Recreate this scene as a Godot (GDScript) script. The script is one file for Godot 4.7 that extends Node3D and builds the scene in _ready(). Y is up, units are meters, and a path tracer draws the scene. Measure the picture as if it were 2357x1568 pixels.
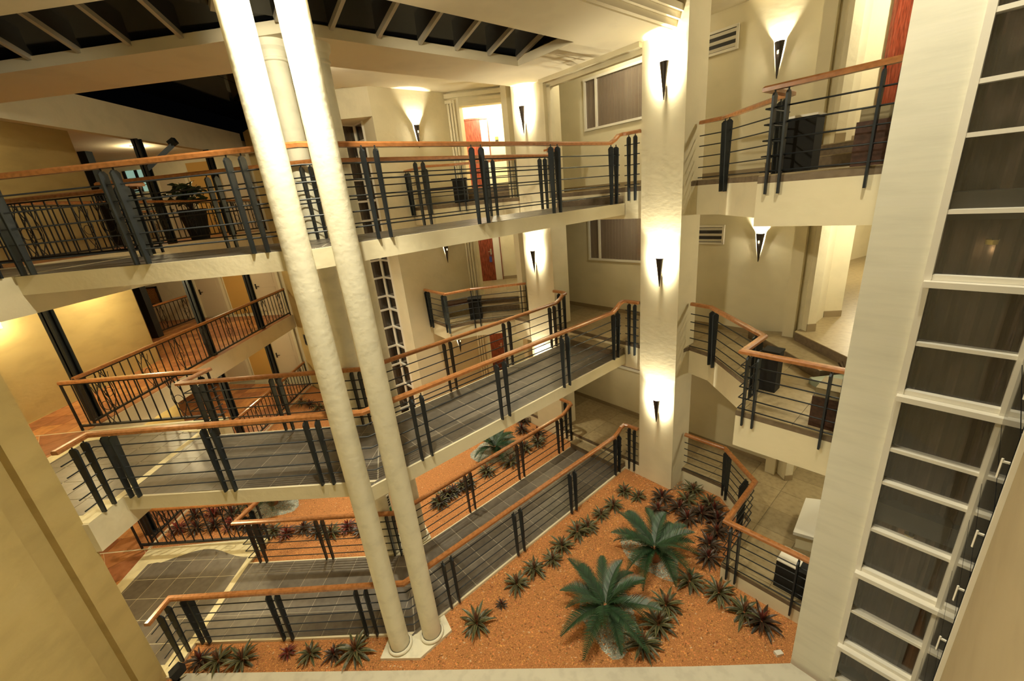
extends Node3D

# ---------------------------------------------------------------- frames
# plan is (x, z); bridge segment B runs along EU, its normal is EV
const EU := Vector2(0.7716, -0.6361)
const EV := Vector2(0.6361, 0.7716)
const LV := [0.0, 2.9, 5.997]
const G := -0.05
var M := {}
var used := {}
var rng := RandomNumberGenerator.new()
var protos := {}

func V(x: float, z: float) -> Vector2: return Vector2(x, z)
func B(u: float, v: float) -> Vector2: return EU * u + EV * v
func P3(p: Vector2, y: float) -> Vector3: return Vector3(p.x, y, p.y)

# ---------------------------------------------------------------- naming
func numbered(n: String) -> String:
	if not used.has(n):
		used[n] = 0
		return n
	used[n] += 1
	return "%s_%03d" % [n, used[n]]

func thing(called: String, label: String, category: String, at := Vector3.ZERO, turn := 0.0, group := "") -> Node3D:
	var o := Node3D.new()
	o.name = numbered(called)
	add_child(o)
	o.position = at
	o.rotation.y = turn
	tag(o, label, category, group)
	return o

func tag(o: Node, label: String, category := "", group := "", kind := "") -> void:
	if label != "": o.set_meta("label", label)
	if category != "": o.set_meta("category", category)
	if group != "": o.set_meta("group", group)
	if kind != "": o.set_meta("kind", kind)

func part(called: String, mesh: Mesh, mat: Material, parent: Node) -> MeshInstance3D:
	var o := MeshInstance3D.new()
	o.name = called
	o.mesh = mesh
	o.material_override = mat
	o.cast_shadow = GeometryInstance3D.SHADOW_CASTING_SETTING_ON
	parent.add_child(o, true)
	return o

func struct(called: String, mesh: Mesh, mat: Material, label: String, category: String) -> MeshInstance3D:
	var o := part(numbered(called), mesh, mat, self)
	tag(o, label, category, "", "structure")
	return o

# ---------------------------------------------------------------- mesh building
func st_new() -> SurfaceTool:
	var st := SurfaceTool.new()
	st.begin(Mesh.PRIMITIVE_TRIANGLES)
	return st

func tri(st: SurfaceTool, a: Vector3, b: Vector3, c: Vector3, n: Vector3) -> void:
	var g := (b - a).cross(c - a)
	if g.dot(n) > 0.0:
		var t := b
		b = c
		c = t
	for p in [a, b, c]:
		st.set_normal(n)
		st.add_vertex(p)

func quad(st: SurfaceTool, a: Vector3, b: Vector3, c: Vector3, d: Vector3, n: Vector3) -> void:
	tri(st, a, b, c, n)
	tri(st, a, c, d, n)

func obox(st: SurfaceTool, c: Vector3, x: Vector3, y: Vector3, z: Vector3) -> void:
	# box from centre and half vectors
	var ax := [x, y, z]
	for i in 3:
		var n: Vector3 = ax[i]
		var a: Vector3 = ax[(i + 1) % 3]
		var b: Vector3 = ax[(i + 2) % 3]
		for s in [1.0, -1.0]:
			var o: Vector3 = c + n * s
			quad(st, o + a + b, o - a + b, o - a - b, o + a - b, (n * s).normalized())

func bx(st: SurfaceTool, lo: Vector3, hi: Vector3) -> void:
	var h := (hi - lo) * 0.5
	obox(st, (lo + hi) * 0.5, Vector3(absf(h.x), 0, 0), Vector3(0, absf(h.y), 0), Vector3(0, 0, absf(h.z)))

func bar(st: SurfaceTool, a: Vector3, b: Vector3, w: float, h: float, up := Vector3.UP) -> void:
	var d := (b - a)
	var L := d.length()
	if L < 0.0001: return
	d /= L
	var s := d.cross(up)
	if s.length() < 0.01: s = d.cross(Vector3.RIGHT)
	s = s.normalized()
	var u := s.cross(d).normalized()
	obox(st, (a + b) * 0.5, d * L * 0.5, s * w * 0.5, u * h * 0.5)

func uvbox(st: SurfaceTool, u0: float, u1: float, v0: float, v1: float, y0: float, y1: float) -> void:
	var c := B((u0 + u1) * 0.5, (v0 + v1) * 0.5)
	obox(st, P3(c, (y0 + y1) * 0.5), P3(EU * absf(u1 - u0) * 0.5, 0), Vector3(0, absf(y1 - y0) * 0.5, 0), P3(EV * absf(v1 - v0) * 0.5, 0))

func prism(st: SurfaceTool, poly: PackedVector2Array, y0: float, y1: float) -> void:
	var idx := Geometry2D.triangulate_polygon(poly)
	for i in range(0, idx.size(), 3):
		var a := poly[idx[i]]
		var b := poly[idx[i + 1]]
		var c := poly[idx[i + 2]]
		tri(st, P3(a, y1), P3(b, y1), P3(c, y1), Vector3.UP)
		tri(st, P3(a, y0), P3(b, y0), P3(c, y0), Vector3.DOWN)
	var area := 0.0
	var n := poly.size()
	for i in n: area += poly[i].cross(poly[(i + 1) % n])
	for i in n:
		var a := poly[i]
		var b := poly[(i + 1) % n]
		var d := (b - a).normalized()
		var nn := Vector2(d.y, -d.x) * signf(area)
		quad(st, P3(a, y0), P3(b, y0), P3(b, y1), P3(a, y1), P3(nn, 0))

func wallseg(st: SurfaceTool, a: Vector2, b: Vector2, y0: float, y1: float, th: float) -> void:
	# wall from a to b, thickness th to the left-hand side of a->b turned by +90 (may be negative)
	var d := (b - a).normalized()
	var n := Vector2(-d.y, d.x) * th
	prism(st, PackedVector2Array([a, b, b + n, a + n]), y0, y1)

func lathe(st: SurfaceTool, c: Vector3, prof: Array, seg := 32, a0 := 0.0, a1 := TAU) -> void:
	for i in prof.size() - 1:
		var p: Vector2 = prof[i]
		var q: Vector2 = prof[i + 1]
		var e := q - p
		var nn := Vector2(e.y, -e.x).normalized()
		for k in seg:
			var t0 := lerpf(a0, a1, float(k) / seg)
			var t1 := lerpf(a0, a1, float(k + 1) / seg)
			var d0 := Vector3(cos(t0), 0, sin(t0))
			var d1 := Vector3(cos(t1), 0, sin(t1))
			var vs := [c + d0 * p.x + Vector3.UP * p.y, c + d1 * p.x + Vector3.UP * p.y, c + d1 * q.x + Vector3.UP * q.y, c + d0 * q.x + Vector3.UP * q.y]
			var ns := [d0 * nn.x + Vector3.UP * nn.y, d1 * nn.x + Vector3.UP * nn.y, d1 * nn.x + Vector3.UP * nn.y, d0 * nn.x + Vector3.UP * nn.y]
			var fn: Vector3 = ns[0] + ns[1]
			for tr in [[0, 1, 2], [0, 2, 3]]:
				var a: Vector3 = vs[tr[0]]
				var b: Vector3 = vs[tr[1]]
				var cc: Vector3 = vs[tr[2]]
				var order: Array = tr
				if (b - a).cross(cc - a).dot(fn) > 0.0: order = [tr[0], tr[2], tr[1]]
				for o in order:
					st.set_normal(ns[o])
					st.add_vertex(vs[o])

func tube(st: SurfaceTool, pts: Array, r: float, seg := 6) -> void:
	var n := pts.size()
	var rings := []
	for i in n:
		var d: Vector3
		if i == 0: d = pts[1] - pts[0]
		elif i == n - 1: d = pts[n - 1] - pts[n - 2]
		else: d = (pts[i + 1] - pts[i]).normalized() + (pts[i] - pts[i - 1]).normalized()
		d = d.normalized()
		var s := d.cross(Vector3.UP)
		if s.length() < 0.05: s = d.cross(Vector3.RIGHT)
		s = s.normalized()
		var u := s.cross(d)
		var ring := []
		for k in seg:
			var a := TAU * k / seg
			ring.append(s * cos(a) + u * sin(a))
		rings.append(ring)
	for i in n - 1:
		for k in seg:
			var k2 := (k + 1) % seg
			var ids := [[i, k], [i, k2], [i + 1, k2], [i + 1, k]]
			var vs := []
			var ns := []
			for q in ids:
				var nn: Vector3 = rings[q[0]][q[1]]
				ns.append(nn)
				vs.append(pts[q[0]] + nn * r)
			for tr in [[0, 1, 2], [0, 2, 3]]:
				var a: Vector3 = vs[tr[0]]
				var fn: Vector3 = ns[0] + ns[1]
				var order: Array = tr
				if (vs[tr[1]] - a).cross(vs[tr[2]] - a).dot(fn) > 0.0: order = [tr[0], tr[2], tr[1]]
				for o in order:
					st.set_normal(ns[o])
					st.add_vertex(vs[o])

func sweep(st: SurfaceTool, pts: Array, prof: Array) -> void:
	# sweep a closed convex profile (Vector2: side, up) along a polyline with mitred corners
	var n := pts.size()
	var rings := []
	for i in n:
		var d0: Vector3
		var d1: Vector3
		if i == 0: d0 = (pts[1] - pts[0]).normalized(); d1 = d0
		elif i == n - 1: d0 = (pts[n - 1] - pts[n - 2]).normalized(); d1 = d0
		else:
			d0 = (pts[i] - pts[i - 1]).normalized()
			d1 = (pts[i + 1] - pts[i]).normalized()
		var s0 := d0.cross(Vector3.UP).normalized()
		var s1 := d1.cross(Vector3.UP).normalized()
		var s := (s0 + s1).normalized()
		var k := 1.0 / maxf(0.45, s.dot(s0))
		var dd := (d0 + d1).normalized()
		var u := s.cross(dd).normalized()
		var ring := []
		for p in prof: ring.append(pts[i] + s * p.x * k + u * p.y)
		rings.append(ring)
	var m := prof.size()
	for i in n - 1:
		var cen: Vector3 = (pts[i] + pts[i + 1]) * 0.5
		for k in m:
			var k2 := (k + 1) % m
			var a: Vector3 = rings[i][k]
			var b: Vector3 = rings[i][k2]
			var c: Vector3 = rings[i + 1][k2]
			var d: Vector3 = rings[i + 1][k]
			var nn := (b - a).cross(d - a).normalized()
			if nn.dot((a + b + c + d) * 0.25 - cen) < 0.0: nn = -nn
			quad(st, a, b, c, d, nn)
	for e in [0, n - 1]:
		var cc: Vector3 = pts[e]
		var nn: Vector3 = (pts[0] - pts[1]).normalized() if e == 0 else (pts[n - 1] - pts[n - 2]).normalized()
		for k in m: tri(st, cc, rings[e][k], rings[e][(k + 1) % m], nn)

# ---------------------------------------------------------------- materials
func noise_tex(freq: float, seed_: int, ramp: Array, offs: Array, size := 512, type := FastNoiseLite.TYPE_SIMPLEX_SMOOTH, normal := false, bump := 4.0, oct := 4) -> NoiseTexture2D:
	var nz := FastNoiseLite.new()
	nz.seed = seed_
	nz.frequency = freq
	nz.noise_type = type
	nz.fractal_octaves = oct
	var t := NoiseTexture2D.new()
	t.width = size
	t.height = size
	t.seamless = true
	t.noise = nz
	if normal:
		t.as_normal_map = true
		t.bump_strength = bump
	else:
		var g := Gradient.new()
		g.offsets = PackedFloat32Array(offs)
		g.colors = PackedColorArray(ramp)
		t.color_ramp = g
	return t

func lin(r: float, g: float, b: float) -> Color: return Color(r, g, b).linear_to_srgb()

func surf(c: Color, rough: float, metal := 0.0, var_amount := 0.0, freq := 0.01, scale := 0.5, seed_ := 1, bump := 0.0, bfreq := 0.06, bscale := 1.0) -> StandardMaterial3D:
	var m := StandardMaterial3D.new()
	m.roughness = rough
	m.metallic = metal
	m.albedo_color = c
	if var_amount > 0.0:
		m.albedo_color = Color.WHITE
		var lo := c.darkened(var_amount)
		var hi := c.lightened(var_amount * 0.5)
		m.albedo_texture = noise_tex(freq, seed_, [lo, c, hi], [0.2, 0.5, 0.85])
		m.uv1_triplanar = true
		m.uv1_world_triplanar = true
		m.uv1_scale = Vector3.ONE * scale
	if bump > 0.0:
		m.normal_enabled = true
		m.normal_texture = noise_tex(bfreq, seed_ + 50, [], [], 512, FastNoiseLite.TYPE_SIMPLEX_SMOOTH, true, bump)
		m.uv1_triplanar = true
		m.uv1_world_triplanar = true
		m.uv1_scale = Vector3.ONE * scale
	return m

func make_materials() -> void:
	var plaster := lin(0.74, 0.67, 0.475)
	M.plaster = surf(plaster, 0.85, 0.0, 0.03, 0.008, 0.35, 3, 0.4, 0.05)
	M.ceil = surf(lin(0.76, 0.68, 0.50), 0.9, 0.0, 0.03, 0.006, 0.3, 5)
	M.white = surf(lin(0.80, 0.76, 0.60), 0.8, 0.0, 0.05, 0.012, 0.6, 9, 0.9, 0.03)
	var wp := surf(lin(0.76, 0.74, 0.62), 0.75, 0.0, 0.045, 0.008, 0.6, 11, 0.5, 0.03)
	wp.uv1_scale = Vector3(0.3, 1.6, 0.3)
	M.pillar = wp
	M.yellow = surf(lin(0.52, 0.40, 0.165), 0.85, 0.0, 0.05, 0.008, 0.4, 13, 0.4, 0.05)
	(M.yellow as StandardMaterial3D).uv1_scale = Vector3(0.2, 0.5, 0.2)
	M.ochre = surf(lin(0.50, 0.30, 0.09), 0.85, 0.0, 0.1, 0.01, 0.4, 14)
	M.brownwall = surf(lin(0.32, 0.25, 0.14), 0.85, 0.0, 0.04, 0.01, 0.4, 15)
	M.steel = surf(lin(0.020, 0.026, 0.032), 0.42, 0.35)
	M.rod = surf(lin(0.022, 0.026, 0.03), 0.38, 0.4)
	M.iron = surf(lin(0.014, 0.014, 0.016), 0.5, 0.3)
	var wood := surf(lin(0.40, 0.155, 0.045), 0.3, 0.0, 0.15, 0.02, 1.2, 21)
	wood.clearcoat_enabled = true
	wood.clearcoat = 0.5
	wood.clearcoat_roughness = 0.25
	M.wood = wood
	var dw := surf(lin(0.21, 0.032, 0.011), 0.4, 0.0, 0.3, 0.02, 0.7, 23)
	dw.uv1_scale = Vector3(3.0, 0.35, 3.0)
	M.door = dw
	M.benchwood = surf(lin(0.05, 0.017, 0.009), 0.4, 0.0, 0.2, 0.02, 2.0, 25)
	M.cushion = surf(lin(0.30, 0.25, 0.15), 0.95)
	for k in 3:
		var f := 0.85 + 0.15 * k
		M["slate%d" % k] = surf(lin(0.130 * f, 0.112 * f, 0.090 * f), 0.33, 0.0, 0.07, 0.015, 0.8, 31 + k)
		M["beige%d" % k] = surf(lin(0.34 * f, 0.265 * f, 0.145 * f), 0.38, 0.0, 0.08, 0.02, 0.8, 35 + k)
		var tf: float = [0.75, 1.0, 1.25][k]
		M["terra%d" % k] = surf(lin(0.45 * tf, 0.18 * tf * (0.9 + 0.1 * k), 0.065 * tf), 0.36, 0.0, 0.12, 0.012, 0.8, 38 + k)
	M.grout = surf(lin(0.42, 0.38, 0.30), 0.9)
	M.beigegrout = surf(lin(0.33, 0.26, 0.15), 0.9)
	M.terragrout = surf(lin(0.24, 0.10, 0.05), 0.9)
	M.cream = surf(lin(0.72, 0.64, 0.40), 0.6, 0.0, 0.06, 0.01, 0.6, 41)
	M.riser = surf(lin(0.165, 0.12, 0.075), 0.5, 0.0, 0.1, 0.02, 1.0, 43)
	M.skirt = surf(lin(0.30, 0.23, 0.13), 0.5)
	var gr := StandardMaterial3D.new()
	gr.albedo_texture = noise_tex(0.16, 51, [lin(0.36, 0.14, 0.045), lin(0.56, 0.24, 0.08), lin(0.72, 0.35, 0.13)], [0.15, 0.5, 0.9], 1024, FastNoiseLite.TYPE_CELLULAR)
	gr.normal_enabled = true
	gr.normal_texture = noise_tex(0.16, 51, [], [], 1024, FastNoiseLite.TYPE_CELLULAR, true, 6.0)
	gr.uv1_triplanar = true
	gr.uv1_world_triplanar = true
	gr.uv1_scale = Vector3.ONE * 0.32
	gr.roughness = 0.95
	M.gravel = gr
	var ch := StandardMaterial3D.new()
	ch.vertex_color_use_as_albedo = true
	ch.roughness = 0.9
	M.chip = ch
	M.ledge = surf(lin(0.58, 0.55, 0.45), 0.8, 0.0, 0.045, 0.012, 0.7, 53, 0.5, 0.04)
	var leaf := StandardMaterial3D.new()
	leaf.vertex_color_use_as_albedo = true
	leaf.roughness = 0.45
	leaf.cull_mode = BaseMaterial3D.CULL_DISABLED
	M.leaf = leaf
	M.frame = surf(lin(0.80, 0.76, 0.66), 0.35, 0.05)
	M.curtain = surf(lin(0.050, 0.027, 0.013), 0.95)
	M.blind = surf(lin(0.22, 0.16, 0.12), 0.9)
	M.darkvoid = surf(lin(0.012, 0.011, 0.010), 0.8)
	var gl := StandardMaterial3D.new()
	gl.transparency = BaseMaterial3D.TRANSPARENCY_ALPHA
	gl.albedo_color = Color(0.5, 0.5, 0.45, 0.04)
	gl.roughness = 0.03
	gl.metallic_specular = 0.5
	M.glass = gl
	var ng := StandardMaterial3D.new()
	ng.albedo_color = lin(0.006, 0.007, 0.009)
	ng.roughness = 0.06
	ng.metallic_specular = 0.15
	M.nightglass = ng
	M.alu = surf(lin(0.55, 0.53, 0.48), 0.35, 0.7)
	M.skybar = surf(lin(0.42, 0.38, 0.30), 0.5, 0.1)
	M.chrome = surf(lin(0.7, 0.7, 0.68), 0.2, 1.0)
	M.planter = surf(lin(0.005, 0.005, 0.005), 0.8)
	M.plastic = surf(lin(0.72, 0.70, 0.62), 0.5)
	M.dark = surf(lin(0.02, 0.018, 0.015), 0.5)
	M.brass = surf(lin(0.45, 0.34, 0.10), 0.4, 0.6)
	M.blue = surf(lin(0.05, 0.06, 0.22), 0.5)
	M.red = surf(lin(0.35, 0.02, 0.01), 0.5)
	M.green = surf(lin(0.05, 0.30, 0.10), 0.5)
	M.daywin = surf(lin(0.65, 0.9, 0.85), 0.6)
	(M.daywin as StandardMaterial3D).emission_enabled = true
	(M.daywin as StandardMaterial3D).emission = Color(0.62, 0.85, 0.8)
	(M.daywin as StandardMaterial3D).emission_energy_multiplier = 0.35
	M.art = surf(lin(0.35, 0.14, 0.03), 0.6, 0.0, 0.6, 0.03, 2.0, 61)
	M.whitedoor = surf(lin(0.62, 0.52, 0.36), 0.5)
	M.orangewall = surf(lin(0.58, 0.34, 0.09), 0.85)
	M.sconce = surf(lin(0.030, 0.020, 0.014), 0.45, 0.3)
	var lm := StandardMaterial3D.new()
	lm.albedo_color = Color(1, 0.95, 0.8)
	lm.emission_enabled = true
	lm.emission = Color(1.0, 0.87, 0.62)
	lm.emission_energy_multiplier = 3.0
	M.lamp = lm
	M.pebble = ch

# ---------------------------------------------------------------- lights
const WARM := Color(1.0, 0.96, 0.835)
const AMBER := Color(1.0, 0.92, 0.72)

func omni(parent: Node, p: Vector3, energy: float, c := WARM, size := 0.1, r := 40.0) -> OmniLight3D:
	var l := OmniLight3D.new()
	l.name = "light"
	l.position = p
	l.light_energy = energy
	l.light_color = c
	l.light_size = size
	l.omni_range = r
	l.omni_attenuation = 2.0
	l.shadow_enabled = true
	parent.add_child(l, true)
	return l

func downlight(at: Vector3, energy: float, label: String, c := WARM, r := 0.11, grp := "", cone := 0.0) -> void:
	# round recessed fitting: ring, glowing lens, lamp just below it
	var t := thing("downlight", label, "ceiling light", at, 0, grp)
	var st := st_new()
	lathe(st, Vector3.ZERO, [Vector2(r + 0.03, 0.0), Vector2(r + 0.03, -0.015), Vector2(r, -0.02), Vector2(r - 0.005, -0.005)], 24)
	part("trim_ring", st.commit(), M.frame, t)
	st = st_new()
	lathe(st, Vector3.ZERO, [Vector2(0.0, -0.012), Vector2(r - 0.002, -0.01)], 24)
	part("lens", st.commit(), M.lamp, t)
	if cone > 0.0:
		var l := SpotLight3D.new()
		l.name = "light"
		l.position = Vector3(0, -0.1, 0)
		l.rotation.x = -PI / 2
		l.light_energy = energy
		l.light_color = c
		l.light_size = r
		l.spot_range = 40.0
		l.spot_angle = cone
		l.spot_angle_attenuation = 0.6
		l.spot_attenuation = 2.0
		l.shadow_enabled = true
		t.add_child(l, true)
	else:
		omni(t, Vector3(0, -0.1, 0), energy, c, r)

# ================================================================ scene
func _ready() -> void:
	rng.seed = 7
	# camera
	var cam := Camera3D.new()
	cam.name = "camera"
	cam.fov = 78.85
	cam.near = 0.05
	cam.far = 200.0
	cam.position = Vector3(0, 6.335, 0)
	cam.basis = Basis(Vector3.RIGHT, deg_to_rad(-19.2506)) * Basis(Vector3.BACK, deg_to_rad(-5.74))
	add_child(cam)
	cam.current = true
	# night sky
	var we := WorldEnvironment.new()
	we.name = "world_environment"
	var env := Environment.new()
	env.background_mode = Environment.BG_COLOR
	env.background_color = Color(0.006, 0.006, 0.007)
	env.background_energy_multiplier = 1.0
	env.tonemap_mode = Environment.TONE_MAPPER_LINEAR
	env.tonemap_exposure = 1.12
	env.sdfgi_enabled = true
	env.ssao_enabled = true
	env.ssil_enabled = true
	we.environment = env
	add_child(we)
	make_materials()
	build_lights()
	build_floors()
	build_walls()
	build_ceiling()
	build_right_tower()
	build_columns()
	build_railings()
	build_left_building()
	build_back_rooms()
	build_right_landing()
	build_sconces()
	build_garden()

# ---------------------------------------------------------------- lights
func build_lights() -> void:
	# atrium lamps high under the garden roof
	downlight(Vector3(-1.2, 10.38, -2.9), 34.0, "round downlight in the high roof nearest the paired round columns", WARM, 0.11, "", 42.0)
	downlight(Vector3(2.5, 10.38, -2.85), 19.0, "round downlight in the high roof over the middle of the cycad bed", WARM, 0.11, "", 36.0)
	downlight(Vector3(-1.65, 8.495, -4.02), 9.0, "round downlight in the ceiling band right in front of the paired round columns")
	downlight(Vector3(-2.9, 9.045, -8.9), 2.2, "round downlight in the alcove ceiling hidden behind the rear round columns")
	for lv in 3:
		var top: float = [LV[1] - 0.305, LV[2] - 0.305, 9.045][lv]
		var q := B(8.0, -5.7)
		downlight(Vector3(q.x, top, q.y), [0.25, 0.3, 1.1][lv], "recessed lamp over the bridge landing in the recess, %s floor" % FN[lv], WARM, 0.09)

# ---------------------------------------------------------------- tiles
func tile_field(parent: Node, area: PackedVector2Array, origin: Vector2, ang: float, size: float, y: float, mats: Array, gap := 0.012, th := 0.012, called := "tile", cut := []) -> void:
	var ex := Vector2(cos(ang), sin(ang))
	var ey := Vector2(-sin(ang), cos(ang))
	var lo := Vector2(1e9, 1e9)
	var hi := Vector2(-1e9, -1e9)
	for p in area:
		var q := Vector2((p - origin).dot(ex), (p - origin).dot(ey)) / size
		lo = lo.min(q)
		hi = hi.max(q)
	for i in range(floori(lo.x), ceili(hi.x)):
		for j in range(floori(lo.y), ceili(hi.y)):
			var c0 := origin + ex * i * size + ey * j * size
			var g := gap * 0.5
			var sq := PackedVector2Array([c0 + ex * g + ey * g, c0 + ex * (size - g) + ey * g, c0 + ex * (size - g) + ey * (size - g), c0 + ex * g + ey * (size - g)])
			var pieces := Geometry2D.intersect_polygons(sq, area)
			for ct in cut:
				var nx := []
				for pc in pieces:
					for r in Geometry2D.clip_polygons(pc, ct): nx.append(r)
				pieces = nx
			for pc in pieces:
				if pc.size() < 3: continue
				var ar := 0.0
				for k in pc.size(): ar += pc[k].cross(pc[(k + 1) % pc.size()])
				if absf(ar) < 0.004: continue
				var st := st_new()
				prism(st, pc, y - th, y)
				part(called, st.commit(), M[mats[rng.randi() % mats.size()]], parent)

func slab(called: String, poly: PackedVector2Array, y0: float, y1: float, mat: Material, label: String, category := "floor") -> MeshInstance3D:
	var st := st_new()
	prism(st, poly, y0, y1)
	return struct(called, st.commit(), mat, label, category)

const FN := ["ground", "first", "second"]

func bridge_poly(inset := 0.0) -> PackedVector2Array:
	var i := inset
	return PackedVector2Array([V(-5.60, -4.905 - i), V(-2.24, -4.70 - i), V(-1.96, -4.69 - i) , B(1.15, -4.83 - i), B(7.09, -4.83 - i), B(7.09, -6.38 + i), V(-2.4, -6.29 + i), V(-5.60, -6.47 + i)])

func landing_poly(lv: int) -> PackedVector2Array:
	var p := PackedVector2Array()
	p.append(B(7.105, -8.4))
	p.append(B(7.105, -3.75))
	if lv == 0:
		p.append_array([V(3.50, -7.66), V(4.03, -7.0), V(4.03, -6.0), V(3.08, -5.16)])
	else:
		p.append_array([V(3.50, -7.62), V(3.69, -7.2), V(3.65, -5.58), V(3.06, -5.12)])
	p.append_array([B(5.66, -0.74), V(7.6, -4.6), V(12.2, -8.0), V(12.2, -13.6), V(9.9, -12.4), B(8.85, -2.2), B(8.85, -8.4)])
	return p

func build_floors() -> void:
	# ground beds
	var f := slab("floor", PackedVector2Array([V(-6, 1.2), V(-6, -4.9), V(-5.6, -4.905), V(-1.95, -4.69), B(7.09, -4.83), B(7.09, -3.7), V(4.2, -7.3), V(4.2, -4.0), V(6, -2), V(6, 1.2)]), -0.4, G, M.gravel, "orange wood-chip bed in front of the ground floor bridge", "garden bed")
	scatter(f, PackedVector2Array([V(-5.55, -4.85), V(-1.95, -4.65), B(7.0, -4.78), V(3.5, -7.6), V(3.98, -6.9), V(3.98, -6.05), V(3.05, -5.12), V(3.72, -4.3), V(3.3, -3.85), V(-5.4, -4.4)]), 14000, 0)
	f = slab("floor", PackedVector2Array([V(-8.15, -7.15), V(-5.5, -7.15), V(-5.6, -6.47), V(-2.4, -6.29), B(7.09, -6.38), B(7.09, -8.2), V(0.6, -12.5), V(-1.1, -12.6), V(-3, -11.2), V(-4.3, -11.5), V(-8.15, -15.3)]), -0.4, G, M.gravel, "orange wood-chip bed behind the ground floor bridge", "garden bed")
	scatter(f, PackedVector2Array([V(-8.1, -7.2), V(-5.5, -7.2), V(-5.5, -6.52), V(-2.4, -6.34), B(6.7, -6.43), B(7.0, -7.9), V(0.5, -11.0), V(-3.5, -11.0), V(-8.0, -14.5)]), 10000, 0)
	# kerb walk at the very front
	slab("floor", PackedVector2Array([V(-5.45, -4.42), V(2.04, -3.82), V(3.32, -3.74), V(3.9, -3.0), V(1.6, -0.9), V(1.0, 1.2), V(-5.6, 1.2)]), -0.4, 0.02, M.ledge, "pale mottled concrete kerb walk along the front of the bed", "kerb")
	for lv in 3:
		var y: float = LV[lv]
		var nm: String = FN[lv]
		# bridge
		var deck := slab("floor", bridge_poly(), y - (0.30 if lv == 0 else 0.22), y - 0.006, M.plaster, "cream rendered slab of the %s floor bridge with grey tile paving" % nm, "bridge floor")
		var st := st_new()
		prism(st, bridge_poly(0.03), y - 0.02, y - 0.004)
		part("grout_bed", st.commit(), M.grout, deck)
		var stripe := PackedVector2Array([V(-5.72, -4.95), V(-5.60, -4.95), V(-5.60, -6.50), V(-5.72, -6.50)])
		var A := deg_to_rad(3.6)
		# segment A tiles end at the mitre line
		var pa := PackedVector2Array([V(-5.60, -4.935), V(-2.24, -4.73), V(-2.0, -4.73), V(-2.4, -6.26), V(-5.6, -6.44)])
		tile_field(deck, pa, V(-5.60, -4.935), A, 0.42, y, ["slate0", "slate1", "slate1", "slate2"])
		var pb := PackedVector2Array([V(-1.98, -4.73), B(1.17, -4.86), B(7.09, -4.86), B(7.09, -6.35), V(-2.38, -6.26)])
		tile_field(deck, pb, B(1.4, -4.86), deg_to_rad(-39.5), 0.42, y, ["slate0", "slate1", "slate1", "slate2"])
		# left landing
		var lp := PackedVector2Array([V(-9.9, -7.12), V(-5.5, -7.12), V(-5.6, -6.47), V(-5.6, -4.905), V(-5.62, -4.4), V(-9.9, -4.4)])
		var ld := slab("floor", lp, y - 0.45, y - 0.006, M.plaster, "cream edged slab of the %s floor landing at the left bridge end" % nm, "landing floor")
		# cream border with its wavy inner edge, and grey tiles inside
		var wave := PackedVector2Array()
		for k in 25:
			var t := k / 24.0
			var x := lerpf(-7.8, -5.72, t)
			wave.append(V(x, -6.78 - 0.16 * sin((t - 0.22) * TAU * 0.95) * (1.0 if t > 0.1 else 0.6)))
		var grey := PackedVector2Array(wave)
		grey.append_array([V(-5.72, -4.60), V(-7.75, -4.60)])
		tile_field(ld, grey, V(-5.72, -4.92), A, 0.42, y, ["slate0", "slate1", "slate1", "slate2"])
		st = st_new()
		prism(st, PackedVector2Array([V(-5.72, -4.6), V(-5.72, -6.5), V(-5.605, -6.5), V(-5.605, -4.6)]), y - 0.012, y)
		part("cream_stripe", st.commit(), M.cream, ld)
		var band := PackedVector2Array([V(-8.1, -7.08), V(-5.5, -7.08), V(-5.6, -6.5), V(-5.72, -6.5)])
		for k in range(wave.size() - 1, -1, -1): band.append(wave[k])
		band.append_array([V(-7.75, -4.60), V(-8.05, -4.60), V(-8.02, -6.3)])
		st = st_new()
		prism(st, band, y - 0.012, y)
		part("cream_border", st.commit(), M.cream, ld)
		st = st_new()
		prism(st, PackedVector2Array([V(-5.62, -4.42), V(-5.605, -4.90), V(-5.86, -4.88), V(-5.86, -4.58), V(-8.05, -4.58), V(-8.05, -4.42)]), y - 0.012, y + 0.001)
		part("cream_edge", st.commit(), M.cream, ld)
		tile_field(ld, PackedVector2Array([V(-9.9, -7.1), V(-8.12, -7.1), V(-8.04, -6.3), V(-8.07, -4.45), V(-9.9, -4.45)]), V(-8.2, -7.1), deg_to_rad(45), 0.62, y, ["terra0", "terra1", "terra1", "terra2"], 0.008)
		# gallery along the left building
		var gp := PackedVector2Array([V(-9.95, -7.12), V(-8.15, -7.12), V(-8.12, -15.35), V(-12.3, -16.3), V(-12.3, -12.5), V(-9.95, -11.3)])
		var gal := slab("floor", gp, y - 0.5, y - 0.006, M.plaster, "terracotta tiled gallery floor of the %s storey beside the yellow wall" % nm, "gallery floor")
		if lv < 2:
			tile_field(gal, Geometry2D.offset_polygon(gp, -0.02)[0], V(-8.2, -7.1), deg_to_rad(0), 0.42, y, ["terra0", "terra1", "terra1", "terra2"], 0.008)
		else:
			st = st_new()
			prism(st, Geometry2D.offset_polygon(gp, -0.02)[0], y - 0.006, y)
			part("terracotta_screed", st.commit(), M.terra1, gal)
		# right landing: fascia below, tile edge strip and tiles on top
		var rp := landing_poly(lv)
		var rl := slab("floor", rp, y - 0.30 if lv > 0 else -0.4, y + 0.19, M.plaster, "cream fronted balcony landing on the right, %s floor" % nm, "landing floor")
		st = st_new()
		prism(st, rp, y + 0.19, y + 0.268)
		part("tile_nosing", st.commit(), M.riser, rl)
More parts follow.
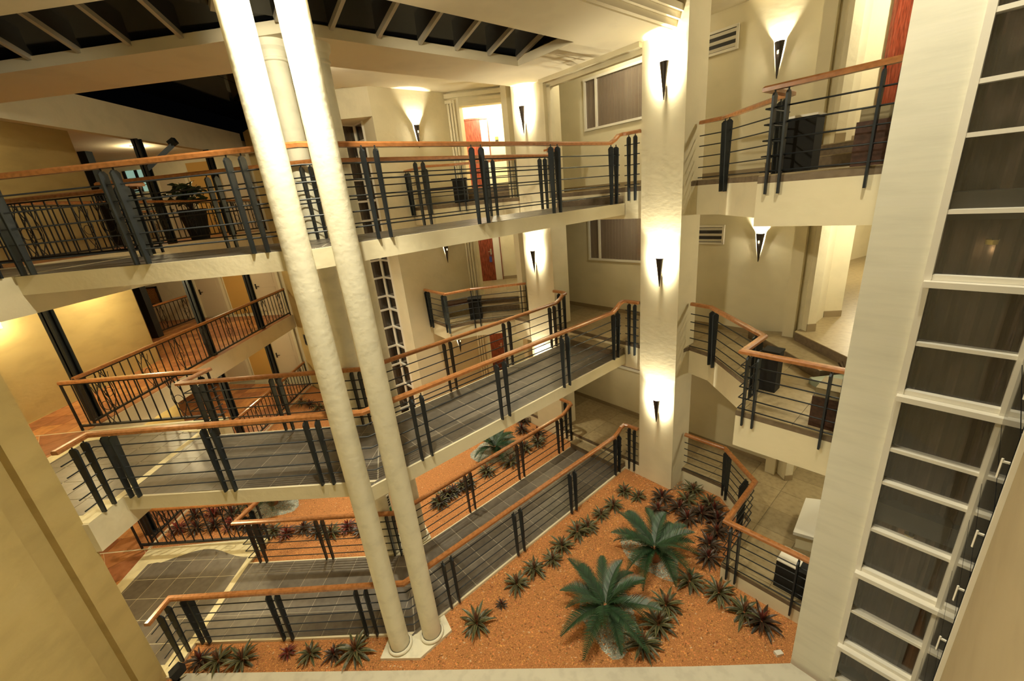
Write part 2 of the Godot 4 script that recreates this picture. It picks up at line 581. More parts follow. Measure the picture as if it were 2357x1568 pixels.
		tile_field(rl, Geometry2D.offset_polygon(rp, -0.006)[0], V(3.65, -5.5), deg_to_rad(-39.5), 0.6, y + 0.28, ["beige0", "beige1", "beige1", "beige2"], 0.005)
		# intermediate step from bridge to landing
		st = st_new()
		uvbox(st, 6.86, 7.09, -6.36, -4.86, y - 0.004, y + 0.125)
		var stp := part("step", st.commit(), M.riser, rl)
		st = st_new()
		uvbox(st, 6.85, 7.09, -6.36, -4.86, y + 0.125, y + 0.14)
		part("tread", st.commit(), M.beige0, stp)
		# back balcony
		var bp := PackedVector2Array([V(-2.25, -11.62), V(-1.65, -10.74), V(-0.97, -11.02), V(0.53, -11.08), V(0.66, -12.5), V(-1.08, -12.6)])
		if lv > 0:
			var bb := slab("floor", bp, y - 0.17, y + 0.19, M.plaster, "small cream fronted balcony at the back, %s floor" % nm, "balcony floor")
			st = st_new()
			prism(st, bp, y + 0.19, y + 0.268)
			part("tile_nosing", st.commit(), M.riser, bb)
			tile_field(bb, Geometry2D.offset_polygon(bp, -0.006)[0], V(-1, -11), deg_to_rad(0), 0.5, y + 0.28, ["beige0", "beige1", "beige1"], 0.005)
			for k in 2:
				st = st_new()
				prism(st, PackedVector2Array([V(-0.85, -11.82 - 0.32 * k), V(0.60, -11.7 - 0.3 * k), V(0.66, -12.5), V(-0.85, -12.5)]), y + 0.28 + 0.17 * k, y + 0.43 + 0.17 * k)
				var s2 := part("step", st.commit(), M.riser, bb)
				st = st_new()
				prism(st, PackedVector2Array([V(-0.85, -11.81 - 0.32 * k), V(0.60, -11.69 - 0.3 * k), V(0.66, -12.5), V(-0.85, -12.5)]), y + 0.43 + 0.17 * k, y + 0.45 + 0.17 * k)
				part("tread", st.commit(), M.beige1, s2)
		# corridor floor behind it
		var cy := y + 0.62 if lv > 0 else 0.0
		var cf := slab("floor", PackedVector2Array([V(-0.95, -12.5), V(0.75, -12.5), V(0.9, -14.9), V(-1.3, -14.9)]), cy - 0.3, cy - 0.008, M.riser, "beige tiled corridor floor at the back, %s floor" % nm, "corridor floor")
		tile_field(cf, PackedVector2Array([V(-0.95, -12.5), V(0.75, -12.5), V(0.9, -14.9), V(-1.3, -14.9)]), V(-1, -14.9), 0.0, 0.5, cy, ["beige1", "beige2"], 0.005)

func scatter(parent: Node, area: PackedVector2Array, n: int, kind: int) -> void:
	var tris := Geometry2D.triangulate_polygon(area)
	var cum := []
	var tot := 0.0
	for i in range(0, tris.size(), 3):
		var a := area[tris[i]]
		tot += absf((area[tris[i + 1]] - a).cross(area[tris[i + 2]] - a)) * 0.5
		cum.append(tot)
	var st := st_new()
	var s := 0.5
	var pts := [Vector3(-s, 0, -s * 0.6), Vector3(s, 0, -s * 0.4), Vector3(s * 0.7, 0, s * 0.6), Vector3(-s * 0.8, 0, s * 0.5), Vector3(0.0, s * 0.5, 0.05)]
	for k in 4:
		var a: Vector3 = pts[k]
		var b: Vector3 = pts[(k + 1) % 4]
		var nn := (b - a).cross(pts[4] - a).normalized()
		if nn.y < 0: nn = -nn
		tri(st, a, b, pts[4], nn)
	var mm := MultiMesh.new()
	mm.transform_format = MultiMesh.TRANSFORM_3D
	mm.use_colors = true
	mm.mesh = st.commit()
	mm.instance_count = n
	for i in n:
		var r := rng.randf() * tot
		var k := 0
		while cum[k] < r and k < cum.size() - 1: k += 1
		var a := area[tris[k * 3]]
		var b := area[tris[k * 3 + 1]]
		var c := area[tris[k * 3 + 2]]
		var u := rng.randf()
		var v := rng.randf()
		if u + v > 1.0:
			u = 1.0 - u
			v = 1.0 - v
		var p := a + (b - a) * u + (c - a) * v
		var sz := rng.randf_range(0.018, 0.042)
		if kind == 1: sz = rng.randf_range(0.018, 0.034)
		var bas := Basis(Vector3.UP, rng.randf() * TAU) * Basis(Vector3.RIGHT, rng.randf_range(-0.5, 0.5))
		bas = bas.scaled(Vector3(sz, sz * rng.randf_range(0.6, 1.2), sz * rng.randf_range(0.5, 1.0)))
		mm.set_instance_transform(i, Transform3D(bas, Vector3(p.x, G + 0.001, p.y)))
		var f := rng.randf_range(0.35, 1.45)
		var col := Color(0.60 * f, 0.255 * f * rng.randf_range(0.85, 1.2), 0.085 * f)
		if rng.randf() < 0.04: col = Color(0.72, 0.50, 0.30)
		if kind == 1:
			f = rng.randf_range(0.55, 1.2)
			col = Color(0.62 * f, 0.64 * f, 0.55 * f)
		mm.set_instance_color(i, col)
	var o := MultiMeshInstance3D.new()
	o.name = "wood_chips" if kind == 0 else "pebbles"
	o.multimesh = mm
	o.material_override = M.chip
	o.set_meta("kind", "stuff")
	parent.add_child(o, true)

# ---------------------------------------------------------------- walls
func build_walls() -> void:
	# central square pillar
	var st := st_new()
	uvbox(st, 7.09, 7.78, -4.48, -3.69, G - 0.3, 10.4)
	struct("wall_pillar", st.commit(), M.plaster, "square cream pillar in the middle carrying three torch sconces", "pillar")
	# second square pillar further back
	st = st_new()
	uvbox(st, 7.09, 7.62, -7.78, -6.82, G - 0.3, 9.2)
	struct("wall_pillar", st.commit(), M.plaster, "square cream pillar further back beside the bridge end", "pillar")
	# stub wall beside the ground bridge end
	st = st_new()
	uvbox(st, 7.085, 7.12, -4.83, -4.48, G - 0.3, 0.19)
	uvbox(st, 7.085, 7.12, -6.82, -6.38, G - 0.3, 0.19)
	struct("wall_stub", st.commit(), M.plaster, "low cream upstand at the end of the ground floor bridge", "wall")
	# recess back wall with the window openings
	st = st_new()
	uvbox(st, 8.85, 9.1, -8.6, -2.35, G - 0.3, 9.2)
	struct("wall_recess", st.commit(), M.plaster, "long cream wall behind the bridge landing and the right balcony", "wall")
	st = st_new()
	uvbox(st, 7.5, 8.85, -8.6, -8.4, G - 0.3, 9.2)
	struct("wall_recess", st.commit(), M.plaster, "short cream return wall at the left end of the recess", "wall")
	for lv in 3:
		st = st_new()
		var y: float = LV[lv] + 0.28
		uvbox(st, 8.835, 8.85, -8.4, -2.35, y, y + 0.10)
		struct("baseboard_recess", st.commit(), M.skirt, "brown tile skirting of the recess wall, %s floor" % FN[lv], "skirting")
	# lintel over the recess, with its stepped frame
	st = st_new()
	uvbox(st, 7.0, 7.3, -6.82, -4.48, 8.42, 9.2)
	uvbox(st, 7.02, 7.12, -6.82, -6.72, 6.2, 8.42)
	uvbox(st, 7.12, 7.22, -6.72, -6.62, 6.2, 8.38)
	uvbox(st, 7.12, 7.22, -6.72, -4.48, 8.34, 8.42)
	struct("trim_1", st.commit(), M.plaster, "stepped cream frame over the opening between the two square pillars", "lintel")
	# back wall with tall window bay
	var a := V(-2.78, -11.20)
	var b := V(-1.08, -12.61)
	st = st_new()
	wallseg(st, a, b, G - 0.3, 9.1, -0.6)
	struct("wall_back", st.commit(), M.plaster, "cream back wall right of the tall corner window with a torch sconce", "wall")
	st = st_new()
	var bc := a - EV * 0.62
	prism(st, PackedVector2Array([a, bc, bc - EV * 0.7, bc - EV * 0.7 - EU * 1.3, a - EU * 1.1 - EV * 0.9]), 8.42, 9.1)
	struct("wall_back", st.commit(), M.plaster, "cream wall panel over the head of the tall corner window", "wall")
	st = st_new()
	prism(st, PackedVector2Array([V(-4.36, -11.42), V(-8.1, -15.35), V(-8.4, -15.9), V(-4.75, -12.3)]), G - 0.3, 9.1)
	struct("wall_back", st.commit(), M.yellow, "pale yellow wall between the gallery doors and the tall window", "wall")
	# opening surround of the back corridor
	st = st_new()
	wallseg(st, V(-1.15, -12.62), V(-0.79, -12.5), G - 0.3, 9.1, -0.25)
	wallseg(st, V(0.64, -12.5), V(0.53, -10.50), G - 0.3, 9.1, -0.3)
	prism(st, PackedVector2Array([V(-0.79, -12.5), V(0.7, -12.5), V(0.7, -12.75), V(-0.79, -12.75)]), 8.69, 9.1)
	for y0 in [LV[1] - 0.2, LV[2] - 0.2]:
		prism(st, PackedVector2Array([V(-0.79, -12.5), V(0.7, -12.5), V(0.7, -12.75), V(-0.79, -12.75)]), y0 - 0.35, y0 + 0.3)
	struct("wall_corridor", st.commit(), M.plaster, "cream surround of the corridor opening at the back", "wall")
	st = st_new()
	for k in 3: wallseg(st, V(-1.10 + 0.08 * k, -12.59 + 0.03 * k), V(-1.05 + 0.08 * k, -12.575 + 0.03 * k), G, 8.85, 0.03)
	wallseg(st, V(-1.15, -12.59), V(0.5, -12.47), 8.78, 8.86, 0.05)
	wallseg(st, V(-1.15, -12.59), V(0.5, -12.47), 8.90, 9.0, 0.09)
	struct("trim_2", st.commit(), M.plaster, "fluted moulding and cornice around the back corridor opening", "moulding")
	# corridor room
	st = st_new()
	bx(st, Vector3(-1.4, G, -15.1), Vector3(1.2, 9.3, -14.87))
	bx(st, Vector3(-1.5, G, -14.9), Vector3(-1.3, 9.3, -12.55))
	bx(st, Vector3(0.80, G, -14.9), Vector3(1.0, 9.3, -12.5))
	struct("wall_corridor", st.commit(), M.plaster, "cream end and side walls of the back corridor with red doors", "wall")
	for lv in 3:
		st = st_new()
		var cyy: float = (LV[lv] + 0.62) if lv > 0 else 0.0
		bx(st, Vector3(-0.08, cyy, -14.868), Vector3(0.8, cyy + 0.1, -14.85))
		struct("baseboard_corridor", st.commit(), M.skirt, "tan skirting beside the corridor red door, %s floor" % FN[lv], "skirting")
		st = st_new()
		bx(st, Vector3(-1.3, (LV[lv + 1] + 0.3 if lv < 2 else 9.1), -14.87), Vector3(0.8, (LV[lv + 1] + 0.4 if lv < 2 else 9.3), -12.5))
		struct("ceiling_corridor", st.commit(), M.ceil, "white corridor ceiling at the back, %s floor" % FN[lv], "ceiling")
	# near yellow wall on the left
	st = st_new()
	bx(st, Vector3(-6.3, G - 0.3, -4.42), Vector3(-5.70, 10.4, -4.10))
	bx(st, Vector3(-6.3, G - 0.3, -4.10), Vector3(-5.80, 10.4, -3.80))
	bx(st, Vector3(-6.3, G - 0.3, -3.80), Vector3(-5.66, 10.4, 1.2))
	struct("wall_near", st.commit(), M.yellow, "yellow rendered wall in the left foreground with an upright groove", "wall")
	# walls behind and beside the viewer
	st = st_new()
	bx(st, Vector3(-6.3, G - 0.3, 1.2), Vector3(1.0, 10.4, 1.4))
	struct("wall_behind", st.commit(), M.plaster, "cream wall behind the viewer", "wall")

# ---------------------------------------------------------------- ceiling and skylights
func ring_ceiling(st: SurfaceTool, outer: PackedVector2Array, hole: PackedVector2Array, y0: float, y1: float) -> void:
	for p in Geometry2D.clip_polygons(outer, hole):
		if not Geometry2D.is_polygon_clockwise(p) or true: prism(st, p, y0, y1)

func build_ceiling() -> void:
	var H := 8.5
	var bend_n := V(-1.63, -4.86)     # near skylight bend
	var bend_f := V(-2.42, -6.20)
	# band pieces round the skylight strip (far strip, near strip, end strip)
	var st := st_new()
	prism(st, PackedVector2Array([V(-9.9, -6.95), bend_f, B(5.96, -6.28), B(5.96, -4.98), B(7.09, -4.98), B(7.09, -7.42), V(-2.7, -7.41), V(-8.4, -7.86), V(-9.9, -7.9)]), H, H + 0.14)
	prism(st, PackedVector2Array([V(-9.9, -5.6), V(-9.9, -4.1), V(-5.7, -3.9), V(-1.0, -3.9), B(1.9, -3.95), B(7.09, -3.95), B(7.09, -4.98), B(1.1, -4.98), bend_n]), H, H + 0.5)
	struct("ceiling", st.commit(), M.ceil, "cream ceiling band above the bridges with a skylight strip in it", "ceiling")
	# upper ledge of reveal, far side beams
	st = st_new()
	prism(st, PackedVector2Array([V(-8.4, -7.86), V(-2.7, -7.41), V(-2.7, -7.3), V(-8.4, -7.75)]), H + 0.14, 9.5)
	prism(st, PackedVector2Array([V(-2.7, -7.41), B(7.09, -7.42), B(7.09, -7.32), V(-2.7, -7.3)]), H + 0.14, 9.5)
	struct("trim_3", st.commit(), M.ceil, "cream upstand beam behind the skylight strip", "beam")
	# skylight panes and bars: glass rises towards the viewer
	var bars := []
	var sk := thing("window_skylight", "dark strip skylight of sloping panes with pale bars above the bridges", "skylight")
	sk.set_meta("kind", "structure")
	for k in 13: bars.append([B(5.96 - 0.66 * k, -6.28), B(5.96 - 0.66 * k, -4.98)])
	var seq := []
	for k in 13:
		if 5.96 - 0.66 * k > -1.6: seq.append([B(5.96 - 0.66 * k, -6.30), B(5.96 - 0.66 * k, -4.96)])
	seq = seq.slice(0, 9)
	seq.append([bend_f, bend_n])
	for k in 10: seq.append([V(-3.05 - 0.72 * k, -6.26 - 0.083 * k), V(-3.0 - 0.70 * k, -4.9 - 0.083 * k)])
	for i in seq.size():
		var f: Vector2 = seq[i][0]
		var n: Vector2 = seq[i][1]
		st = st_new()
		bar(st, P3(f, H + 0.12), P3(n, H + 0.50), 0.05, 0.07)
		part("glazing_bar", st.commit(), M.skybar, sk)
		if i < seq.size() - 1:
			var f2: Vector2 = seq[i + 1][0]
			var n2: Vector2 = seq[i + 1][1]
			st = st_new()
			var nn := Vector3(0, -1, 0)
			quad(st, P3(f, H + 0.15), P3(n, H + 0.53), P3(n2, H + 0.53), P3(f2, H + 0.15), nn)
			quad(st, P3(f, H + 0.165), P3(n, H + 0.545), P3(n2, H + 0.545), P3(f2, H + 0.165), -nn)
			part("pane", st.commit(), M.nightglass, sk)
	# ceiling of recess and right landing, alcove behind the beam
	st = st_new()
	uvbox(st, 7.09, 9.2, -8.6, -0.5, 9.05, 9.25)
	prism(st, PackedVector2Array([V(-2.7, -7.41), B(7.09, -7.42), V(0.7, -12.6), V(-1.1, -12.7), V(-3.3, -11.1), V(-4.2, -11.6)]), 9.05, 9.25)
	struct("ceiling", st.commit(), M.ceil, "higher cream ceiling over the back alcove and the recess", "ceiling")
	st = st_new()
	prism(st, PackedVector2Array([B(7.09, -3.7), B(9.2, -2.2), V(11.8, -12.8), V(11.8, -7.5), V(7.4, -4.2), B(5.0, -0.75), V(3.2, -5.2), V(3.4, -7.4)]), 9.05, 9.25)
	struct("ceiling", st.commit(), M.ceil, "cream ceiling above the top right balcony and lobby", "ceiling")
	# cornice along the near edge of the ceiling band
	st = st_new()
	for k in 3: uvbox(st, 1.9, 7.09, -3.95 + 0.0, -3.88 + 0.05 * k, H + 0.02 + 0.09 * k, H + 0.11 + 0.09 * k)
	struct("trim_4", st.commit(), M.ceil, "stepped cornice along the near edge of the ceiling band", "cornice")
	# high roof over the front garden
	st = st_new()
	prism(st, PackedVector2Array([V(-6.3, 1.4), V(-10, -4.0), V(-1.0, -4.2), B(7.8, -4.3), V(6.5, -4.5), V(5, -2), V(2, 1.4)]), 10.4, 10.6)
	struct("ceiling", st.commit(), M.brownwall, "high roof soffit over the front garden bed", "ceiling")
	st = st_new()
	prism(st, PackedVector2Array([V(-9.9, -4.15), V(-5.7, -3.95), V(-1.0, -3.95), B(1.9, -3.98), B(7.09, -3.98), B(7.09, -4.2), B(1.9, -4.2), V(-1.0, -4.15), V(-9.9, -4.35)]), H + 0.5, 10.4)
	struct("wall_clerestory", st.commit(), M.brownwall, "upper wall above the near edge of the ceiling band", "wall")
	# gallery beam and glazed roof of the rear court
	st = st_new()
	prism(st, PackedVector2Array([V(-8.55, -7.6), V(-8.4, -7.6), V(-8.35, -15.6), V(-8.55, -15.6)]), 8.42, 9.12)
	struct("trim_5", st.commit(), M.plaster, "deep cream beam running back along the gallery edge", "beam")
	st = st_new()
	prism(st, PackedVector2Array([V(-14.5, -7.0), V(-8.5, -7.0), V(-8.5, -16.5), V(-14.5, -16.5)]), 8.75, 8.95)
	struct("ceiling", st.commit(), M.ceil, "pale pinkish ceiling of the top gallery", "ceiling")
	var rr := thing("window_roof", "black night glazing over the rear court behind the skylight strip", "glass roof")
	rr.set_meta("kind", "structure")
	for k in 6:
		var x0 := -8.5 + k * 1.15
		st = st_new()
		bx(st, Vector3(x0, 9.6, -16.0), Vector3(x0 + 1.13, 9.63, -7.2))
		part("pane", st.commit(), M.nightglass, rr)

# ---------------------------------------------------------------- right tower with window strip
func build_right_tower() -> void:
	var P0 := V(3.35, -3.78)
	var st := st_new()
	# pillar body: face runs along EV from s=0 to s=.41, 0.6 deep
	prism(st, PackedVector2Array([P0, P0 + EV * 0.415, P0 + EV * 0.415 + EU * 0.30, P0 + EV * 0.415 + EU * 0.75, P0 + EU * 0.75]), G - 0.3, 10.4)
	struct("wall_tower", st.commit(), M.pillar, "broad whitewashed pillar face on the right beside the window strip", "pillar")
	var c := P0 + EV * 1.10          # outer corner of the bay
	st = st_new()
	prism(st, PackedVector2Array([P0 + EV * 0.415, c, c + EU * 0.6, P0 + EV * 0.415 + EU * 0.6]), G - 0.3, 0.20)
	prism(st, PackedVector2Array([P0 + EV * 0.415, c, c + EU * 0.6, P0 + EV * 0.415 + EU * 0.6]), 7.75, 10.4)
	struct("wall_tower", st.commit(), M.pillar, "whitewashed wall above and below the right window strip", "wall")
	# window 1: face in the plane of the pillar, 3 cm back
	var w := thing("window_1", "tall white framed window strip with brown curtains right of the broad pillar", "window")
	w.set_meta("kind", "structure")
	var hs := [0.24, 0.82, 1.40, 1.995, 2.61, 3.215, 3.61, 4.195, 4.73, 5.285, 5.872, 6.437, 6.80, 7.24, 7.7]
	var thick := [0.82, 1.995, 4.195, 5.285]
	var s0 := 0.455
	var s1 := 1.085
	st = st_new()
	for s in [0.44, 1.085]:
		var q: Vector2 = P0 + EV * s
		obox(st, P3(q + EU * 0.01, 3.98), P3(EV * 0.025, 0), Vector3(0, 3.78, 0), P3(EU * 0.05, 0))
	part("stile", st.commit(), M.frame, w)
	for h in hs:
		st = st_new()
		var tk := 0.017
		var pr := 0.03
		if h in thick:
			tk = 0.026
			pr = 0.075
		obox(st, P3(P0 + EV * 0.76 + EU * (0.03 - pr * 0.5), h), P3(EV * (0.335 if h in thick else 0.315), 0), Vector3(0, tk, 0), P3(EU * (pr + 0.02), 0))
		if h in thick:
			obox(st, P3(P0 + EV * 0.76 + EU * 0.0, h + 0.05), P3(EV * 0.315, 0), Vector3(0, 0.022, 0), P3(EU * 0.03, 0))
		part("transom", st.commit(), M.frame, w)
	for i in hs.size() - 1:
		st = st_new()
		obox(st, P3(P0 + EV * 0.77 + EU * 0.025, (hs[i] + hs[i + 1]) * 0.5), P3(EV * 0.31, 0), Vector3(0, (hs[i + 1] - hs[i]) * 0.5, 0), P3(EU * 0.003, 0))
		part("pane", st.commit(), M.glass, w)
	st = st_new()
	curtain(st, P0 + EV * 0.43 + EU * 0.16, P0 + EV * 1.12 + EU * 0.16, 0.2, 7.7, 0.035, 7)
	part("curtain", st.commit(), M.curtain, w)
	st = st_new()
	for h in [0.3, 2.9, 6.0]:
		prism(st, PackedVector2Array([P0 + EV * 0.42 + EU * 0.05, c + EU * 0.05 - EV * 0.03, c + EU * 0.6, P0 + EV * 0.42 + EU * 0.6]), h - 0.2, h + 0.02)
	part("room_floor", st.commit(), M.dark, w)
	for h in [2.62, 5.62]:
		st = st_new()
		lathe(st, P3(P0 + EV * 0.75 + EU * 0.1, h), [Vector2(0.0, -0.02), Vector2(0.035, -0.018), Vector2(0.04, 0.02)], 16)
		part("ceiling_spot", st.commit(), M.brass, w)
		omni(w, P3(P0 + EV * 0.75 + EU * 0.1, h - 0.06), 0.012, AMBER, 0.03)
	# window 2: round the corner, along -EU, seen edge-on
	var w2 := thing("window_2", "narrow awning windows with silver handles seen edge-on at far right", "window")
	w2.set_meta("kind", "structure")
	var d := -EU
	st = st_new()
	for s in [0.03, 1.615]:
		obox(st, P3(c + d * s - EV * 0.01, 3.98), P3(d * 0.025, 0), Vector3(0, 3.78, 0), P3(EV * (0.03 if s < 1.0 else 0.012), 0))
	part("stile", st.commit(), M.frame, w2)
	for i in hs.size() - 1:
		st = st_new()
		obox(st, P3(c + d * 0.8, hs[i]), P3(d * 0.75, 0), Vector3(0, 0.015, 0), P3(EV * 0.008, 0))
		part("transom", st.commit(), M.frame, w2)
		st = st_new()
		var hc: float = (hs[i] + hs[i + 1]) * 0.5
		obox(st, P3(c + d * 0.8 - EV * 0.012, hc), P3(d * 0.66, 0), Vector3(0, (hs[i + 1] - hs[i]) * 0.5 - 0.012, 0), P3(EV * 0.003, 0))
		var pane := part("pane", st.commit(), M.nightglass, w2)
		st = st_new()
		bar(st, P3(c + d * 1.42 - EV * 0.045, hc - 0.07), P3(c + d * 1.42 - EV * 0.045, hc + 0.07), 0.010, 0.008)
		bar(st, P3(c + d * 1.42 - EV * 0.045, hc + 0.05), P3(c + d * 1.42, hc + 0.05), 0.012, 0.012)
		part("handle", st.commit(), M.frame, pane)
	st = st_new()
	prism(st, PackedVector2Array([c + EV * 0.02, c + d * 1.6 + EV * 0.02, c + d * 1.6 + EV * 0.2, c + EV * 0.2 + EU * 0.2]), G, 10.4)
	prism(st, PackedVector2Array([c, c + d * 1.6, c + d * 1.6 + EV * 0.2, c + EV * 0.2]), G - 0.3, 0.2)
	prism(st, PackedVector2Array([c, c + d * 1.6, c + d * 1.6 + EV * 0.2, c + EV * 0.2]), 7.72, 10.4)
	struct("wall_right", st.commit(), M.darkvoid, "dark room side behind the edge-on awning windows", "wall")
	st = st_new()
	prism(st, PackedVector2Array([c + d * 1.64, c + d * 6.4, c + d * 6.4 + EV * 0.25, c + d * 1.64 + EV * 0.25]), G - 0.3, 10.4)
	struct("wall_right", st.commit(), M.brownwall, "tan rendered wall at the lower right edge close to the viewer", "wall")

func curtain(st: SurfaceTool, a: Vector2, b: Vector2, y0: float, y1: float, amp: float, folds: int) -> void:
	var n := folds * 6
	var d := (b - a)
	var nn := Vector2(-d.y, d.x).normalized()
	var prev := Vector2.ZERO
	for i in n + 1:
		var t := float(i) / n
		var w := sin(t * folds * TAU + 1.6 * sin(t * 9.0)) * amp * (0.55 + 0.45 * sin(t * 17.0 + 1.0)) + sin(t * folds * TAU * 0.31 + 1.0) * amp * 0.9
		var p := a + d * t + nn * w
		if i > 0:
			var e := (p - prev).normalized()
			quad(st, P3(prev, y0), P3(p, y0), P3(p, y1), P3(prev, y1), P3(Vector2(-e.y, e.x), 0))
		prev = p

# ---------------------------------------------------------------- round columns
func build_columns() -> void:
	var specs := [
		[V(-2.17, -4.53), 0.142, 0.0, 10.4, "left round white column of the pair in front of the bridge bend", false],
		[V(-1.70, -4.66), 0.142, 0.0, 10.4, "right round white column of the pair in front of the bridge bend", false],
		[V(-2.74, -6.47), 0.15, 0.0, 8.5, "left round cream column of the pair behind the bridge bend", true],
		[V(-2.27, -6.70), 0.15, 0.0, 8.5, "right round cream column of the pair behind the bridge bend", true]]
	for s in specs:
		var p: Vector2 = s[0]
		var r: float = s[1]
		var t := thing("round_column", s[4], "column", P3(p, 0), 0, "round columns at the bridge bend")
		var st := st_new()
		var top: float = s[3]
		lathe(st, Vector3.ZERO, [Vector2(r, 0.05), Vector2(r, top - (0.22 if s[5] else 0.0))], 48)
		part("shaft", st.commit(), M.white, t)
		st = st_new()
		var prof := []
		for k in 9:
			var a := -PI / 2 + PI * k / 8.0
			prof.append(Vector2(r + 0.012 + 0.03 * cos(a), 0.03 + 0.03 * sin(a)))
		lathe(st, Vector3.ZERO, prof, 48)
		part("base_ring", st.commit(), M.white, t)
		if s[5]:
			st = st_new()
			lathe(st, Vector3(0, top, 0), [Vector2(r, -0.24), Vector2(r + 0.02, -0.23), Vector2(r + 0.02, -0.20), Vector2(r, -0.19), Vector2(r + 0.02, -0.12), Vector2(r + 0.05, -0.08), Vector2(r + 0.055, 0.0)], 48)
			part("capital", st.commit(), M.white, t)
	var st2 := st_new()
	prism(st2, PackedVector2Array([V(-2.44, -4.36), V(-1.83, -4.31), V(-1.40, -4.69), V(-1.55, -4.96), V(-1.94, -4.68), V(-2.38, -4.70)]), G - 0.1, 0.0)
	var pl := part(numbered("column_plinth"), st2.commit(), M.white, self)
	tag(pl, "white angular plinth on the wood chips under the front column pair", "plinth")
	var nt := thing("notice_strip", "narrow dark and green notice strip on the left rear round column", "notice", P3(V(-2.605, -6.405), 0.88), atan2(0.9, 0.42))
	var ns := st_new()
	bx(ns, Vector3(-0.03, 0.0, -0.02), Vector3(0.03, 0.43, 0.012))
	part("board", ns.commit(), M.plastic, nt)
	for k in 4:
		ns = st_new()
		bx(ns, Vector3(-0.022, 0.2 + 0.055 * k, 0.012), Vector3(0.022, 0.2 + 0.055 * k + 0.04, 0.014))
		part("mark", ns.commit(), M.dark, nt)
	ns = st_new()
	bx(ns, Vector3(-0.022, 0.03, 0.012), Vector3(0.022, 0.16, 0.014))
	part("green_mark", ns.commit(), M.green, nt)
	st2 = st_new()
	prism(st2, PackedVector2Array([V(-3.0, -6.32), V(-2.42, -6.30), V(-2.02, -6.64), V(-2.2, -7.0), V(-2.5, -6.95), V(-3.0, -6.72)]), G - 0.1, 0.0)
	pl = part(numbered("column_plinth"), st2.commit(), M.white, self)
	tag(pl, "white plinth under the column pair behind the bridge bend", "plinth")

# ---------------------------------------------------------------- railings
func rail_profile() -> Array:
	var w := 0.042
	var h := 0.028
	return [Vector2(-w, -h), Vector2(w, -h), Vector2(w, h * 0.35), Vector2(w * 0.6, h), Vector2(-w * 0.6, h), Vector2(-w, h * 0.35)]

func post_mesh(height: float, wt: float, wb: float) -> ArrayMesh:
	# tapered flat plate standing on y=0; local x = along the plate, z = thickness
	var key := "post%.2f_%.2f" % [height, wt]
	if protos.has(key): return protos[key]
	var st := st_new()
	var t := 0.011
	var a := [Vector3(-wb * 0.5, 0, 0), Vector3(wb * 0.5, 0, 0), Vector3(wt * 0.5, height - 0.03, 0), Vector3(wt * 0.5 - 0.03, height, 0), Vector3(-wt * 0.5 + 0.03, height, 0), Vector3(-wt * 0.5, height - 0.03, 0)]
	var z := Vector3(0, 0, t)
	for k in range(1, 5):
		tri(st, a[0] + z, a[k] + z, a[k + 1] + z, Vector3.BACK)
		tri(st, a[0] - z, a[k] - z, a[k + 1] - z, Vector3.FORWARD)
	for k in 6:
		var p: Vector3 = a[k]
		var q: Vector3 = a[(k + 1) % 6]
		var e := (q - p).normalized()
		quad(st, p + z, q + z, q - z, p - z, Vector3(e.y, -e.x, 0))
	var m := st.commit()
	protos[key] = m
	return m

func add_post(t: Node, p: Vector2, y0: float, ytop: float, dir: Vector2) -> void:
	# dir: rail direction; the plate stands across it
	var o := part("post", post_mesh(ytop - y0 - 0.055, 0.105, 0.055), M.steel, t)
	var nrm := Vector2(-dir.y, dir.x)
	o.transform = Transform3D(Basis(P3(nrm, 0), Vector3.UP, P3(nrm, 0).cross(Vector3.UP)), P3(p, y0))
	var st := st_new()
	tube(st, [Vector3(0, ytop - y0 - 0.07, 0), Vector3(0, ytop - y0 - 0.02, 0)], 0.009, 6)
	part("pin", st.commit(), M.steel, o)

func railing(label: String, group: String, top: Array, posts: Array, rods: Array, called := "railing") -> Node3D:
	# top: handrail polyline (Vector3); posts: [Vector2 plan, y0, ytop, dir]; rods: array of polylines
	var c: Vector3 = top[0]
	var t := thing(called, label, "railing", Vector3.ZERO, 0.0, group)
	var st := st_new()
	sweep(st, top, rail_profile())
	part("handrail", st.commit(), M.wood, t)
	for p in posts: add_post(t, p[0], p[1], p[2], p[3])
	for r in rods:
		st = st_new()
		tube(st, r, 0.0095, 6)
		part("rod", st.commit(), M.rod, t)
	return t

func at_h(pl: Array, y: float) -> Array:
	var o := []
	for p in pl: o.append(P3(p, y))
	return o

